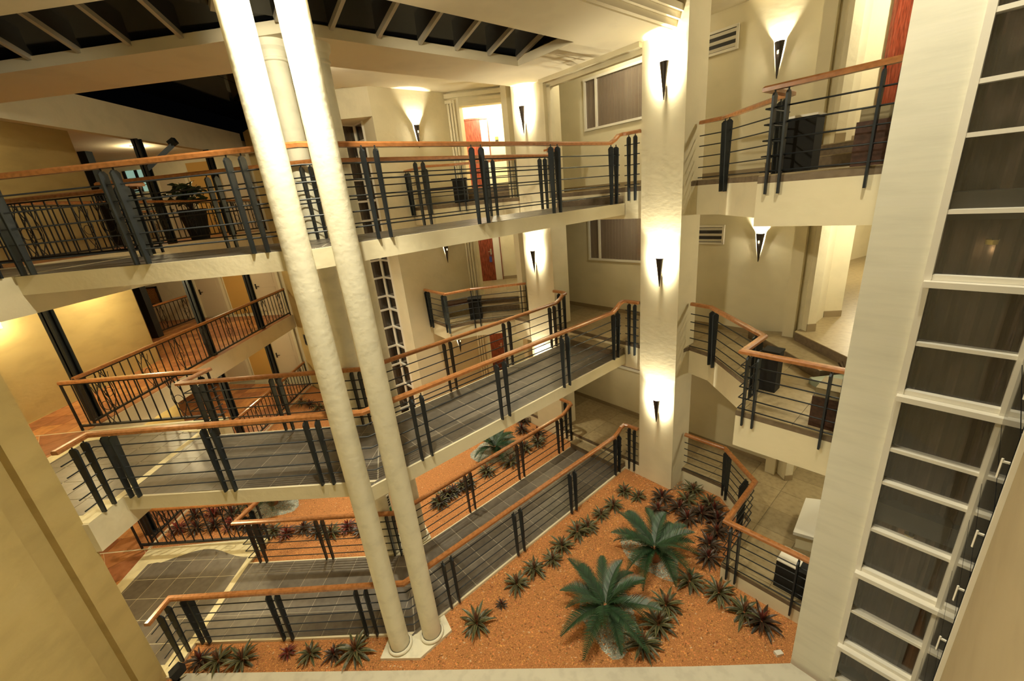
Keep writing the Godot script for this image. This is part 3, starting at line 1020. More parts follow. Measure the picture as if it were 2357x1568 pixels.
func build_railings() -> void:
	var DA := Vector2(cos(0.0611), sin(0.0611))
	var rodh := [0.16, 0.33, 0.50, 0.67, 0.84]
	for lv in 3:
		var y: float = LV[lv]
		var nm: String = FN[lv]
		var R := 1.03
		# near railing
		var n0 := V(-5.63, -4.45)
		var n1 := V(-5.62, -4.87)
		var n2 := V(-1.98, -4.72)
		var n3 := B(6.66, -4.845)
		var pl := [n0, n1, n2, n3]
		var top := at_h(pl, y + R)
		top.append(P3(B(6.80, -4.84), y + R + 0.06))
		top.append(P3(B(6.90, -4.835), y + R + 0.13))
		top.append(P3(B(7.02, -4.83), y + R + 0.15))
		top.append(P3(B(7.055, -4.75), y + R + 0.15))
		top.append(P3(B(7.06, -4.49), y + R + 0.15))
		var posts := []
		for p in [V(-5.45, -4.88), V(-5.335, -4.875), V(-4.09, -4.80), V(-3.95, -4.79), V(-2.73, -4.725), V(-2.575, -4.72)]: posts.append([p, y, y + R, DA])
		for p in [V(-1.44, -5.06), V(-1.317, -5.155), V(-0.283, -5.98), V(-0.16, -6.075), V(0.879, -6.91), V(0.993, -6.99), V(2.08, -7.97), V(2.2, -8.08)]: posts.append([p, y, y + R, EU])
		for p in [V(-5.60, -4.62), V(-5.60, -4.77)]: posts.append([p, y, y + R, V(0, 1)])
		for v in [-4.72, -4.585]: posts.append([B(7.06, v), y + 0.03, y + R + 0.15, EV])
		var rods := []
		for h in rodh: rods.append(at_h([n0, n1, n2, B(6.95, -4.845)], y + h))
		for h in rodh: rods.append(at_h([B(7.05, -4.80), B(7.05, -4.49)], y + h + 0.15))
		railing("%s floor bridge railing on the near side with doubled dark posts" % nm, "", top, posts, rods)
		# far railing
		var f1 := V(-5.55, -6.42)
		var f0 := V(-5.42, -7.0)
		var f2 := V(-2.42, -6.24)
		var f3 := B(6.66, -6.39)
		top = at_h([f0, f1, f2, f3], y + R)
		top.append(P3(B(6.80, -6.39), y + R + 0.06))
		top.append(P3(B(6.90, -6.395), y + R + 0.13))
		top.append(P3(B(7.0, -6.40), y + R + 0.15))
		top.append(P3(B(7.055, -6.48), y + R + 0.15))
		top.append(P3(B(7.06, -6.81), y + R + 0.15))
		posts = []
		for p in [V(-5.36, -6.44), V(-5.23, -6.43), V(-4.02, -6.36), V(-3.89, -6.35), V(-2.66, -6.28), V(-2.53, -6.27)]: posts.append([p, y, y + R, DA])
		for u in [3.63, 3.77, 5.08, 5.23, 6.45, 6.60]: posts.append([B(u, -6.39), y, y + R, EU])
		for p in [V(-5.50, -6.62), V(-5.46, -6.78)]: posts.append([p, y, y + R, V(0.2, 0.97)])
		for v in [-6.50, -6.66]: posts.append([B(7.06, v), y + 0.03, y + R + 0.15, EV])
		rods = []
		for h in rodh: rods.append(at_h([f0, f1, f2, B(6.95, -6.39)], y + h))
		railing("%s floor bridge railing on the far side with doubled dark posts" % nm, "", top, posts, rods)
		# right balcony railing
		var k: Array
		if lv == 0: k = [V(3.49, -7.60), V(4.03, -6.98), V(4.03, -5.96), V(3.09, -5.14), V(3.84, -4.26)]
		else: k = [V(3.47, -7.56), V(3.68, -7.22), V(3.645, -5.57), V(3.075, -5.11), V(3.82, -4.22)]
		var RR := 1.17
		top = at_h(k, y + RR)
		posts = []
		for q in [V(3.13, -5.05), V(3.215, -4.95), V(3.72, -4.365), V(3.80, -4.26)]: posts.append([q - EU * 0.02, y + 0.07, y + RR, EV])
		if lv == 0:
			for q in [V(4.02, -6.92), V(4.01, -6.78), V(3.93, -6.07), V(3.81, -5.97)]: posts.append([q, y + 0.07, y + RR, V(0.2, 1)])
		else:
			for q in [V(3.655, -7.12), V(3.65, -6.98), V(3.62, -5.72), V(3.56, -5.53)]: posts.append([q, y + 0.07, y + RR, V(0.1, 1)])
		rods = []
		for h in [0.20, 0.36, 0.525, 0.69, 0.855]: rods.append(at_h(k, y + RR - h))
		railing("%s floor zigzag balcony railing right of the square sconce pillar" % nm, "", top, posts, rods)
		# back balcony
		if lv > 0:
			k = [V(-2.30, -11.55), V(-1.62, -10.68), V(-0.98, -10.98), V(0.52, -11.02)]
			top = at_h(k, y + RR)
			posts = []
			for q in [V(-2.28, -11.53), V(-2.2, -11.43), V(-1.72, -10.81), V(-1.64, -10.71)]: posts.append([q, y + 0.07, y + RR, EV])
			for q in [V(-0.97, -11.0), V(-0.81, -11.0), V(0.37, -11.03), V(0.51, -11.04)]: posts.append([q, y + 0.07, y + RR, V(1, 0)])
			rods = []
			for h in [0.20, 0.36, 0.525, 0.69, 0.855]: rods.append(at_h(k, y + RR - h))
			railing("%s floor zigzag railing of the small balcony at the back" % nm, "", top, posts, rods)

# ---------------------------------------------------------------- wrought iron panel
func iron_rail(label: String, a: Vector2, b: Vector2, y: float, rail_h := 1.0, bottom := 0.1, motif_every := 0.95, called := "iron_railing") -> Node3D:
	var t := thing(called, label, "railing")
	var st := st_new()
	sweep(st, [P3(a, y + rail_h), P3(b, y + rail_h)], rail_profile())
	part("handrail", st.commit(), M.wood, t)
	st = st_new()
	bar(st, P3(a, y + bottom), P3(b, y + bottom), 0.05, 0.035)
	part("bottom_bar", st.commit(), M.iron, t)
	for e in [a, b]:
		st = st_new()
		bar(st, P3(e, y), P3(e, y + rail_h), 0.03, 0.03)
		part("end_post", st.commit(), M.iron, t)
	st = st_new()
	bar(st, P3(a, y + rail_h - 0.05), P3(b, y + rail_h - 0.05), 0.03, 0.02)
	part("top_bar", st.commit(), M.iron, t)
	var d := b - a
	var L := d.length()
	d /= L
	var n := int(L / 0.19)
	st = st_new()
	var bars_mesh := st_new()
	bar(bars_mesh, Vector3(0, bottom, 0), Vector3(0, rail_h - 0.05, 0), 0.016, 0.016)
	var bm := bars_mesh.commit()
	for i in n + 1:
		var o := part("baluster", bm, M.iron, t)
		o.position = P3(a + d * L * i / n, y)
	var m := int(L / motif_every)
	if not protos.has("motif"):
		var ms := st_new()
		var hh := rail_h - 0.05 - bottom
		for s in [-1.0, 1.0]:
			var pts := []
			for k in 15:
				var f := k / 14.0
				pts.append(Vector3(s * (0.16 * sin(f * PI) - 0.04), bottom + hh * f, 0.012))
			tube(ms, pts, 0.007, 5)
			var cr := []
			for k in 9:
				var f := k / 8.0
				cr.append(Vector3(s * (0.02 + 0.12 * f), bottom + hh * (1.0 - 0.28 * sin(f * PI * 0.9)), 0.012))
			tube(ms, cr, 0.006, 5)
		var ring := []
		for k in 17: ring.append(Vector3(0.09 * cos(TAU * k / 16.0), bottom + hh * 0.45 + 0.09 * sin(TAU * k / 16.0), 0.012))
		tube(ms, ring, 0.006, 5)
		protos.motif = ms.commit()
	for i in m:
		var o := part("scroll", protos.motif, M.iron, t)
		var ang := atan2(-d.y, d.x)
		o.position = P3(a + d * L * (i + 0.5) / m, y)
		o.rotation.y = ang
	return t

# ---------------------------------------------------------------- left building
func build_left_building() -> void:
	var st := st_new()
	bx(st, Vector3(-10.2, -0.4, -11.2), Vector3(-9.95, 8.75, -3.9))
	struct("wall_left", st.commit(), M.yellow, "yellow rendered gallery wall on the left, stained with age", "wall")
	st = st_new()
	bx(st, Vector3(-15, -0.4, -16.7), Vector3(-8.1, 8.95, -16.4))
	struct("wall_gallery", st.commit(), M.plaster, "cream wall with pale doors at the far end of the galleries", "wall")
	st = st_new()
	bx(st, Vector3(-15.2, -0.4, -16.7), Vector3(-15.0, 8.95, -7.0))
	struct("wall_gallery", st.commit(), M.ochre, "ochre side wall of the far stair hall on the left", "wall")
	st = st_new()
	bx(st, Vector3(-15.2, -0.4, -4.2), Vector3(-9.95, 8.95, -4.0))
	struct("wall_gallery", st.commit(), M.yellow, "yellow end wall of the galleries behind the near wall", "wall")
	for lv in 2:
		var y: float = LV[lv]
		st = st_new()
		prism(st, PackedVector2Array([V(-15, -16.4), V(-12.3, -16.4), V(-12.3, -13.0), V(-15, -13.0)]), y - 0.3, y)
		struct("floor", st.commit(), M.terra1, "terracotta floor of the stair hall behind the gallery, %s floor" % FN[lv], "floor")
	for lv in 3:
		var y: float = LV[lv]
		var nm: String = FN[lv]
		# iron panel at landing
		iron_rail("wrought iron railing with scrolls along the %s floor landing" % nm, V(-8.28, -7.14), V(-5.50, -7.02), y)
		iron_rail("wrought iron gallery railing running back along the %s storey" % nm, V(-8.18, -7.30), V(-8.14, -15.2), y)
		# doors and orange panels on the far wall
		var dn := "pale panelled gallery door %s, %s floor"
		for k in 2:
			var x0: float = [-12.05, -9.85][k]
			var w: float = 0.95
			var dr := thing("door_%d" % (lv * 2 + k + 1), dn % [["left of the orange panel", "right of the orange panel"][k], nm], "door", Vector3(x0, y, -16.4))
			dr.set_meta("kind", "structure")
			st = st_new()
			bx(st, Vector3(0, 0, 0), Vector3(w, 2.1, 0.05))
			bx(st, Vector3(0.14, 0.25, 0.05), Vector3(w - 0.14, 0.95, 0.062))
			bx(st, Vector3(0.14, 1.1, 0.05), Vector3(w - 0.14, 1.95, 0.062))
			part("leaf", st.commit(), M.whitedoor, dr)
			st = st_new()
			bx(st, Vector3(-0.1, 0, 0), Vector3(0.0, 2.2, 0.09))
			bx(st, Vector3(w, 0, 0), Vector3(w + 0.1, 2.2, 0.09))
			bx(st, Vector3(-0.14, 2.1, 0), Vector3(w + 0.14, 2.22, 0.11))
			part("frame", st.commit(), M.plaster, dr)
			st = st_new()
			bar(st, Vector3(0.08, 1.02, 0.1), Vector3(0.22, 1.02, 0.1), 0.02, 0.02)
			bx(st, Vector3(0.06, 0.92, 0.05), Vector3(0.1, 1.12, 0.08))
			part("handle", st.commit(), M.dark, dr)
		st = st_new()
		bx(st, Vector3(-10.95, y, -16.42), Vector3(-10.05, y + 2.5, -16.37))
		struct("wall_gallery", st.commit(), M.orangewall, "orange panel between the two pale gallery doors, %s floor" % nm, "wall panel")
	# slim dark steel posts that carry the galleries
	var px := [[V(-8.45, -7.62), -0.05, 5.5, "nearest slim dark steel post at the corner of the galleries"], [V(-8.37, -11.1), -0.05, 8.42, "slim dark steel post with a bracket halfway along the galleries"], [V(-8.34, -13.6), -0.05, 8.42, "farthest slim dark steel post along the gallery edge"]]
	for i in px.size():
		var s: Array = px[i]
		var t := thing("steel_post", s[3], "post", P3(s[0], 0))
		st = st_new()
		var w := 0.075
		bx(st, Vector3(-w, s[1], -w), Vector3(w, s[2], -w + 0.03))
		bx(st, Vector3(-w, s[1], w - 0.03), Vector3(w, s[2], w))
		bx(st, Vector3(-0.015, s[1], -w), Vector3(0.015, s[2], w))
		part("shaft", st.commit(), M.steel, t)
		st = st_new()
		bx(st, Vector3(-0.09, s[1], -0.09), Vector3(0.09, s[1] + 0.08, 0.09))
		part("base_plate", st.commit(), M.steel, t)
		if i == 1:
			st = st_new()
			bar(st, Vector3(0, 7.75, 0), Vector3(0.45, 8.3, -0.5), 0.1, 0.1)
			bar(st, Vector3(0.4, 8.32, -0.5), Vector3(0.56, 8.40, -0.5), 0.12, 0.14)
			part("bracket", st.commit(), M.steel, t)
	for i in 2:
		var y: float = LV[i + 1]
		var t := thing("steel_post", "dark steel post beside the stair hall, %s storey" % FN[i + 1], "post", P3(V(-12.1, -13.9), y))
		st = st_new()
		bx(st, Vector3(-0.12, 0, -0.12), Vector3(0.12, 2.75, 0.12))
		part("shaft", st.commit(), M.steel, t)
		iron_rail("short wrought iron railing before the stair hall, %s storey" % FN[i + 1], V(-12.3, -14.1), V(-12.2, -16.2), y)
	# dark opening at ground level
	st = st_new()
	bx(st, Vector3(-14.3, 0.0, -16.41), Vector3(-12.45, 2.2, -16.36))
	struct("door_15", st.commit(), M.darkvoid, "dark doorway in the far wall of the ground floor gallery", "door")
	# switch plate on the pale yellow wall
	var pn := Vector2(0.724, -0.690)
	var dirw := V(-8.1 + 4.36, -15.35 + 11.42).normalized()
	var sp := thing("switch", "black double switch plate on the pale yellow wall beside the ground floor door", "switch", P3(V(-7.70, -14.93), 1.97), atan2(-dirw.y, dirw.x))
	st = st_new()
	bx(st, Vector3(-0.09, -0.2, -0.02), Vector3(0.09, 0.2, 0.015))
	part("plate", st.commit(), M.dark, sp)
	for k in 2:
		st = st_new()
		bx(st, Vector3(-0.05, -0.14 + 0.17 * k, -0.026), Vector3(0.05, -0.03 + 0.17 * k, 0.021))
		part("rocker", st.commit(), M.planter, sp)
	# framed picture
	var pic := thing("picture", "dark framed abstract orange picture on the stair hall wall, first floor", "picture", Vector3(-13.9, 3.95, -16.4))
	st = st_new()
	for q in [[-0.32, -0.36, 0.32, -0.30], [-0.32, 0.30, 0.32, 0.36], [-0.32, -0.36, -0.26, 0.36], [0.26, -0.36, 0.32, 0.36]]: bx(st, Vector3(q[0], q[1], 0), Vector3(q[2], q[3], 0.05))
	part("frame", st.commit(), M.dark, pic)
	st = st_new()
	bx(st, Vector3(-0.27, -0.31, 0), Vector3(0.27, 0.31, 0.02))
	part("canvas", st.commit(), M.art, pic)
	# small pale window on the top gallery
	var w3 := thing("window_3", "small pale blue paned window at the end of the top gallery", "window", Vector3(-12.75, 8.08, -16.4))
	w3.set_meta("kind", "structure")
	st = st_new()
	for x in [-0.42, 0.0, 0.42]: bx(st, Vector3(x - 0.05, -0.36, 0), Vector3(x + 0.05, 0.36, 0.06))
	for h in [-0.14, 0.1]: bx(st, Vector3(-0.4, h - 0.01, 0.0), Vector3(0.4, h + 0.01, 0.045))
	part("frame", st.commit(), M.iron, w3)
	for x in [-0.2, 0.2]:
		st = st_new()
		bx(st, Vector3(x - 0.17, -0.36, 0.01), Vector3(x + 0.17, 0.36, 0.03))
		part("pane", st.commit(), M.daywin, w3)
	# potted plant on the top gallery
	var pot := thing("potted_plant", "leafy shrub in a tall ribbed dark pot on the top gallery", "plant", Vector3(-8.80, LV[2], -12.8))
	st = st_new()
	lathe(st, Vector3.ZERO, [Vector2(0.0, 0.0), Vector2(0.23, 0.0), Vector2(0.34, 0.74), Vector2(0.36, 0.76), Vector2(0.36, 0.82), Vector2(0.31, 0.82), Vector2(0.3, 0.74), Vector2(0.0, 0.74)], 20)
	part("pot", st.commit(), M.planter, pot)
	st = st_new()
	for k in 26:
		var a := rng.randf() * TAU
		var tip := Vector3(cos(a) * rng.randf_range(0.1, 0.42), rng.randf_range(1.05, 1.5), sin(a) * rng.randf_range(0.1, 0.42))
		tube(st, [Vector3(0, 0.74, 0), tip * Vector3(0.4, 0.85, 0.4), tip], 0.008, 4)
	part("stems", st.commit(), M.benchwood, pot)
	var lm := leaf_mesh(0.24, 0.10, 0.4, Color(0.012, 0.03, 0.01), Color(0.03, 0.06, 0.015))
	for k in 130:
		var a := rng.randf() * TAU
		var o := part("leaf", lm, M.leaf, pot)
		var rr := rng.randf_range(0.05, 0.42)
		o.transform = Transform3D(Basis(Vector3.UP, rng.randf() * TAU) * Basis(Vector3.RIGHT, rng.randf_range(-1.3, 1.3)) * Basis(Vector3.BACK, rng.randf_range(-0.9, 0.9)), Vector3(cos(a) * rr, rng.randf_range(1.0, 1.5), sin(a) * rr))
	# wall lamp on the yellow wall and warm gallery lamps
	var wl := thing("wall_lamp", "glowing bulkhead lamp on the yellow gallery wall at left edge", "wall light", Vector3(-9.93, 4.95, -7.95))
	st = st_new()
	bx(st, Vector3(-0.02, -0.12, -0.12), Vector3(0.03, 0.12, 0.12))
	part("back_plate", st.commit(), M.frame, wl)
	st = st_new()
	lathe(st, Vector3(0.06, 0, 0), [Vector2(0.0, -0.09), Vector2(0.06, -0.07), Vector2(0.085, 0.0), Vector2(0.06, 0.07), Vector2(0.0, 0.09)], 16)
	part("globe", st.commit(), M.lamp, wl)
	omni(wl, Vector3(0.25, 0, 0.0), 0.9, AMBER, 0.08)
	downlight(Vector3(-6.7, LV[1] - 0.46, -5.3), 2.6, "ceiling lamp under the first floor landing at the left", AMBER, 0.1, "")
	downlight(Vector3(-7.6, LV[2] - 0.46, -5.4), 3.2, "ceiling lamp under the top landing at the left", AMBER, 0.1, "")
	downlight(Vector3(-9.1, LV[2] - 0.51, -10.0), 2.0, "ceiling lamp under the top gallery beside the yellow wall", AMBER, 0.1, "")
	downlight(Vector3(-9.3, LV[1] - 0.51, -10.5), 1.4, "ceiling lamp under the first floor gallery beside the yellow wall", AMBER, 0.1, "")
	downlight(Vector3(-9.9, LV[2] - 0.51, -14.2), 1.3, "ceiling lamp under the top gallery before the pale doors", AMBER, 0.1, "")
	downlight(Vector3(-9.9, LV[1] - 0.51, -14.2), 1.3, "ceiling lamp under the first floor gallery before the pale doors", AMBER, 0.1, "")
	downlight(Vector3(-10.5, 8.74, -13.8), 1.4, "ceiling lamp of the top gallery before the pale doors", AMBER, 0.1, "")
	downlight(Vector3(-9.2, 8.74, -8.4), 0.25, "ceiling lamp of the top gallery near the landing", AMBER, 0.1, "")
	downlight(Vector3(-4.6, 9.55, -9.3), 42.0, "lamp under the glass roof over the left half of the rear court", WARM, 0.1, "", 32.0)
	downlight(Vector3(-1.6, 9.045, -9.0), 30.0, "lamp in the alcove ceiling over the right half of the rear bed", WARM, 0.1, "", 28.0)

# ---------------------------------------------------------------- back rooms
func build_back_rooms() -> void:
	var a := V(-2.78, -11.20)
	var q := a - EV * 0.62           # start of right pane
	var cnr := q - EV * 0.55
	var lft := cnr - EU * 1.0
	var w := thing("window_4", "tall dark corner window with white angled transoms at the back", "window")
	w.set_meta("kind", "structure")
	var hs := [0.25, 1.05, 1.75, 2.35, 2.95, 3.5, 3.9, 4.45, 4.95, 5.5, 6.05, 6.55, 7.1, 7.55, 8.0, 8.42]
	var st := st_new()
	for p in [q, cnr, lft]: obox(st, P3(p, 4.2), Vector3(0.03, 0, 0), Vector3(0, 4.25, 0), Vector3(0, 0, 0.03))
	part("stile", st.commit(), M.frame, w)
	for i in hs.size():
		st = st_new()
		bar(st, P3(q, hs[i]), P3(cnr, hs[i]), 0.05, 0.05)
		bar(st, P3(cnr, hs[i]), P3(lft, hs[i]), 0.05, 0.05)
		part("transom", st.commit(), M.frame, w)
		if i < hs.size() - 1:
			for sg in [[q, cnr], [cnr, lft]]:
				st = st_new()
				wallseg(st, sg[0], sg[1], hs[i], hs[i + 1], 0.006)
				part("pane", st.commit(), M.glass, w)
	st = st_new()
	curtain(st, q + EU * 0.1, cnr + EU * 0.1 - EV * 0.05, G, 8.5, 0.025, 7)
	curtain(st, cnr - EV * 0.1, lft - EV * 0.1, G, 8.5, 0.025, 12)
	part("curtain", st.commit(), M.curtain, w)
	st = st_new()
	wallseg(st, a, a - EV * 0.6, G - 0.3, 9.1, 0.3)
	struct("wall_bay", st.commit(), M.plaster, "cream reveal at the sides of the tall corner window", "wall")
	# red doors of the corridor
	for lv in 3:
		var y: float = LV[lv] + 0.62 if lv > 0 else 0.0
		var d := thing("door_%d" % (11 + lv), "dark red panel door at the end of the back corridor, %s floor" % FN[lv], "door", Vector3(-0.9, y, -14.86))
		d.set_meta("kind", "structure")
		st = st_new()
		bx(st, Vector3(0, 0, 0), Vector3(0.57, 2.08, 0.05))
		part("leaf", st.commit(), M.door, d)
		st = st_new()
		bx(st, Vector3(-0.04, 2.08, 0), Vector3(0.82, 2.13, 0.07))
		bx(st, Vector3(0.80, 0, 0), Vector3(0.83, 2.08, 0.07))
		bx(st, Vector3(-0.04, 0, 0), Vector3(0.0, 2.08, 0.07))
		part("frame", st.commit(), M.door, d)
		st = st_new()
		bx(st, Vector3(0.57, 0, 0.0), Vector3(0.80, 2.08, 0.03))
		part("side_light", st.commit(), M.plastic, d)
		st = st_new()
		bx(st, Vector3(0.45, 0.92, 0.05), Vector3(0.5, 1.12, 0.065))
		bar(st, Vector3(0.38, 1.03, 0.1), Vector3(0.5, 1.03, 0.1), 0.02, 0.02)
		part("handle", st.commit(), M.chrome, d)
		if lv == 1:
			var hg := part(numbered("door_hanger"), st_hanger(), M.blue, self)
			hg.position = Vector3(-0.9 + 0.44, y + 0.80, -14.78)
			tag(hg, "blue paper hanger on the handle of the first floor red door", "hanger")
	# vent, switch
	louvre(Vector3(0.66, 8.50, -14.86), 0, 0.30, 0.36, 4, "white louvred vent on the top corridor wall beside the red door")
	var sw := thing("switch", "small brass switch plate on the top corridor wall", "switch", Vector3(0.16, 8.09, -14.86))
	st = st_new()
	bx(st, Vector3(-0.05, -0.07, 0), Vector3(0.05, 0.07, 0.012))
	part("plate", st.commit(), M.brass, sw)
	st = st_new()
	bx(st, Vector3(-0.045, -0.065, 0.012), Vector3(0.045, -0.02, 0.02))
	part("rocker", st.commit(), M.dark, sw)
	# benches and planters on the small balcony
	for lv in [1, 2]:
		var y: float = LV[lv] + 0.28
		var b := thing("bench", "dark wooden bench seat on the small back balcony, %s floor" % FN[lv], "bench", Vector3(-1.35, y, -11.75), deg_to_rad(18))
		st = st_new()
		bx(st, Vector3(-0.55, 0.36, -0.2), Vector3(0.55, 0.42, 0.2))
		part("seat", st.commit(), M.benchwood, b)
		for s in [-1, 1]:
			st = st_new()
			bx(st, Vector3(s * 0.5 - 0.05, 0, -0.18), Vector3(s * 0.5 + 0.05, 0.36, 0.18))
			part("leg", st.commit(), M.benchwood, b)
		var pn := thing("planter_box", "square black planter by the steps of the small balcony, %s floor" % FN[lv], "planter", Vector3(-0.92, y, -11.28))
		st = st_new()
		bx(st, Vector3(-0.17, 0, -0.17), Vector3(0.17, 0.55, 0.17))
		part("box", st.commit(), M.planter, pn)
		st = st_new()
		bx(st, Vector3(-0.19, 0.55, -0.19), Vector3(0.19, 0.58, 0.19))
		part("rim", st.commit(), M.planter, pn)
		downlight(Vector3(-0.1, LV[lv + 1] + 0.29 if lv == 1 else 9.09, -13.9), 1.0 if lv == 1 else 5.0, "ceiling lamp in the back corridor before the red door, %s floor" % FN[lv], WARM, 0.1)
	downlight(Vector3(-0.1, LV[1] + 0.29, -13.9), 1.0, "ceiling lamp in the back corridor before the red door, ground floor", WARM, 0.1)
	# recess windows with blinds
	for lv in 3:
		var yb: float = LV[lv] + 1.64
		var t := thing("window_%d" % (5 + lv), "two-light window with brown blinds in the recess wall, %s floor" % FN[lv], "window", P3(B(8.85, -6.15), yb), atan2(-EV.y, EV.x))
		t.set_meta("kind", "structure")
		# local x along EV, z towards recess (-EU)
		st = st_new()
		for x in [-0.95, -0.62, 1.0]: bx(st, Vector3(x - 0.025, 0, 0.0), Vector3(x + 0.025, 1.05, 0.05))
		for h in [0.0, 1.05]: bx(st, Vector3(-0.98, h - 0.025, 0.0), Vector3(1.03, h + 0.025, 0.055))
		part("frame", st.commit(), M.frame, t)
		for xr in [[-0.93, -0.64], [-0.60, 0.98]]:
			st = st_new()
			bx(st, Vector3(xr[0], 0.02, 0.012), Vector3(xr[1], 1.03, 0.02))
			part("pane", st.commit(), M.glass, t)
			st = st_new()
			var nsl := int((xr[1] - xr[0]) / 0.09)
			for k in nsl: bx(st, Vector3(xr[0] + k * 0.09, 0.02, 0.002), Vector3(xr[0] + k * 0.09 + 0.084, 1.03, 0.006))
			part("blind", st.commit(), M.blind, t)
	# vents high on the right part of the same wall
	for lv in [1, 2]:
		louvre(P3(B(8.84, -4.0), LV[lv] + 2.58 - (0.3 if lv == 1 else 0.0)), atan2(-EV.y, EV.x), 0.62, 0.34, 3, "white louvred vent high on the wall right of the sconce pillar, %s floor" % FN[lv])

func st_hanger() -> ArrayMesh:
	var st := st_new()
	bx(st, Vector3(-0.045, -0.14, 0), Vector3(0.045, 0.06, 0.004))
	lathe(st, Vector3(0, 0.1, 0.002), [Vector2(0.025, -0.002), Vector2(0.045, -0.002), Vector2(0.045, 0.002), Vector2(0.025, 0.002)], 16)
	return st.commit()

func louvre(at: Vector3, turn: float, w: float, h: float, n: int, label: String) -> void:
	var t := thing("vent", label, "vent", at, turn)
	var st := st_new()
	for s in [-1.0, 1.0]:
		bx(st, Vector3(s * w / 2 - 0.02, -h / 2, 0), Vector3(s * w / 2 + 0.02, h / 2, 0.04))
		bx(st, Vector3(-w / 2 - 0.02, s * h / 2 - 0.02, 0), Vector3(w / 2 + 0.02, s * h / 2 + 0.02, 0.04))
	part("frame", st.commit(), M.frame, t)
	st = st_new()
	bx(st, Vector3(-w / 2, -h / 2, 0), Vector3(w / 2, h / 2, 0.008))
	part("backing", st.commit(), M.dark, t)
	for k in n:
		var y := -h / 2 + h * (k + 0.5) / n
		st = st_new()
		obox(st, Vector3(0, y, 0.022), Vector3(w / 2, 0, 0), Vector3(0, 0.022, 0.012), Vector3(0, -0.003, 0.005))
		part("slat", st.commit(), M.frame, t)

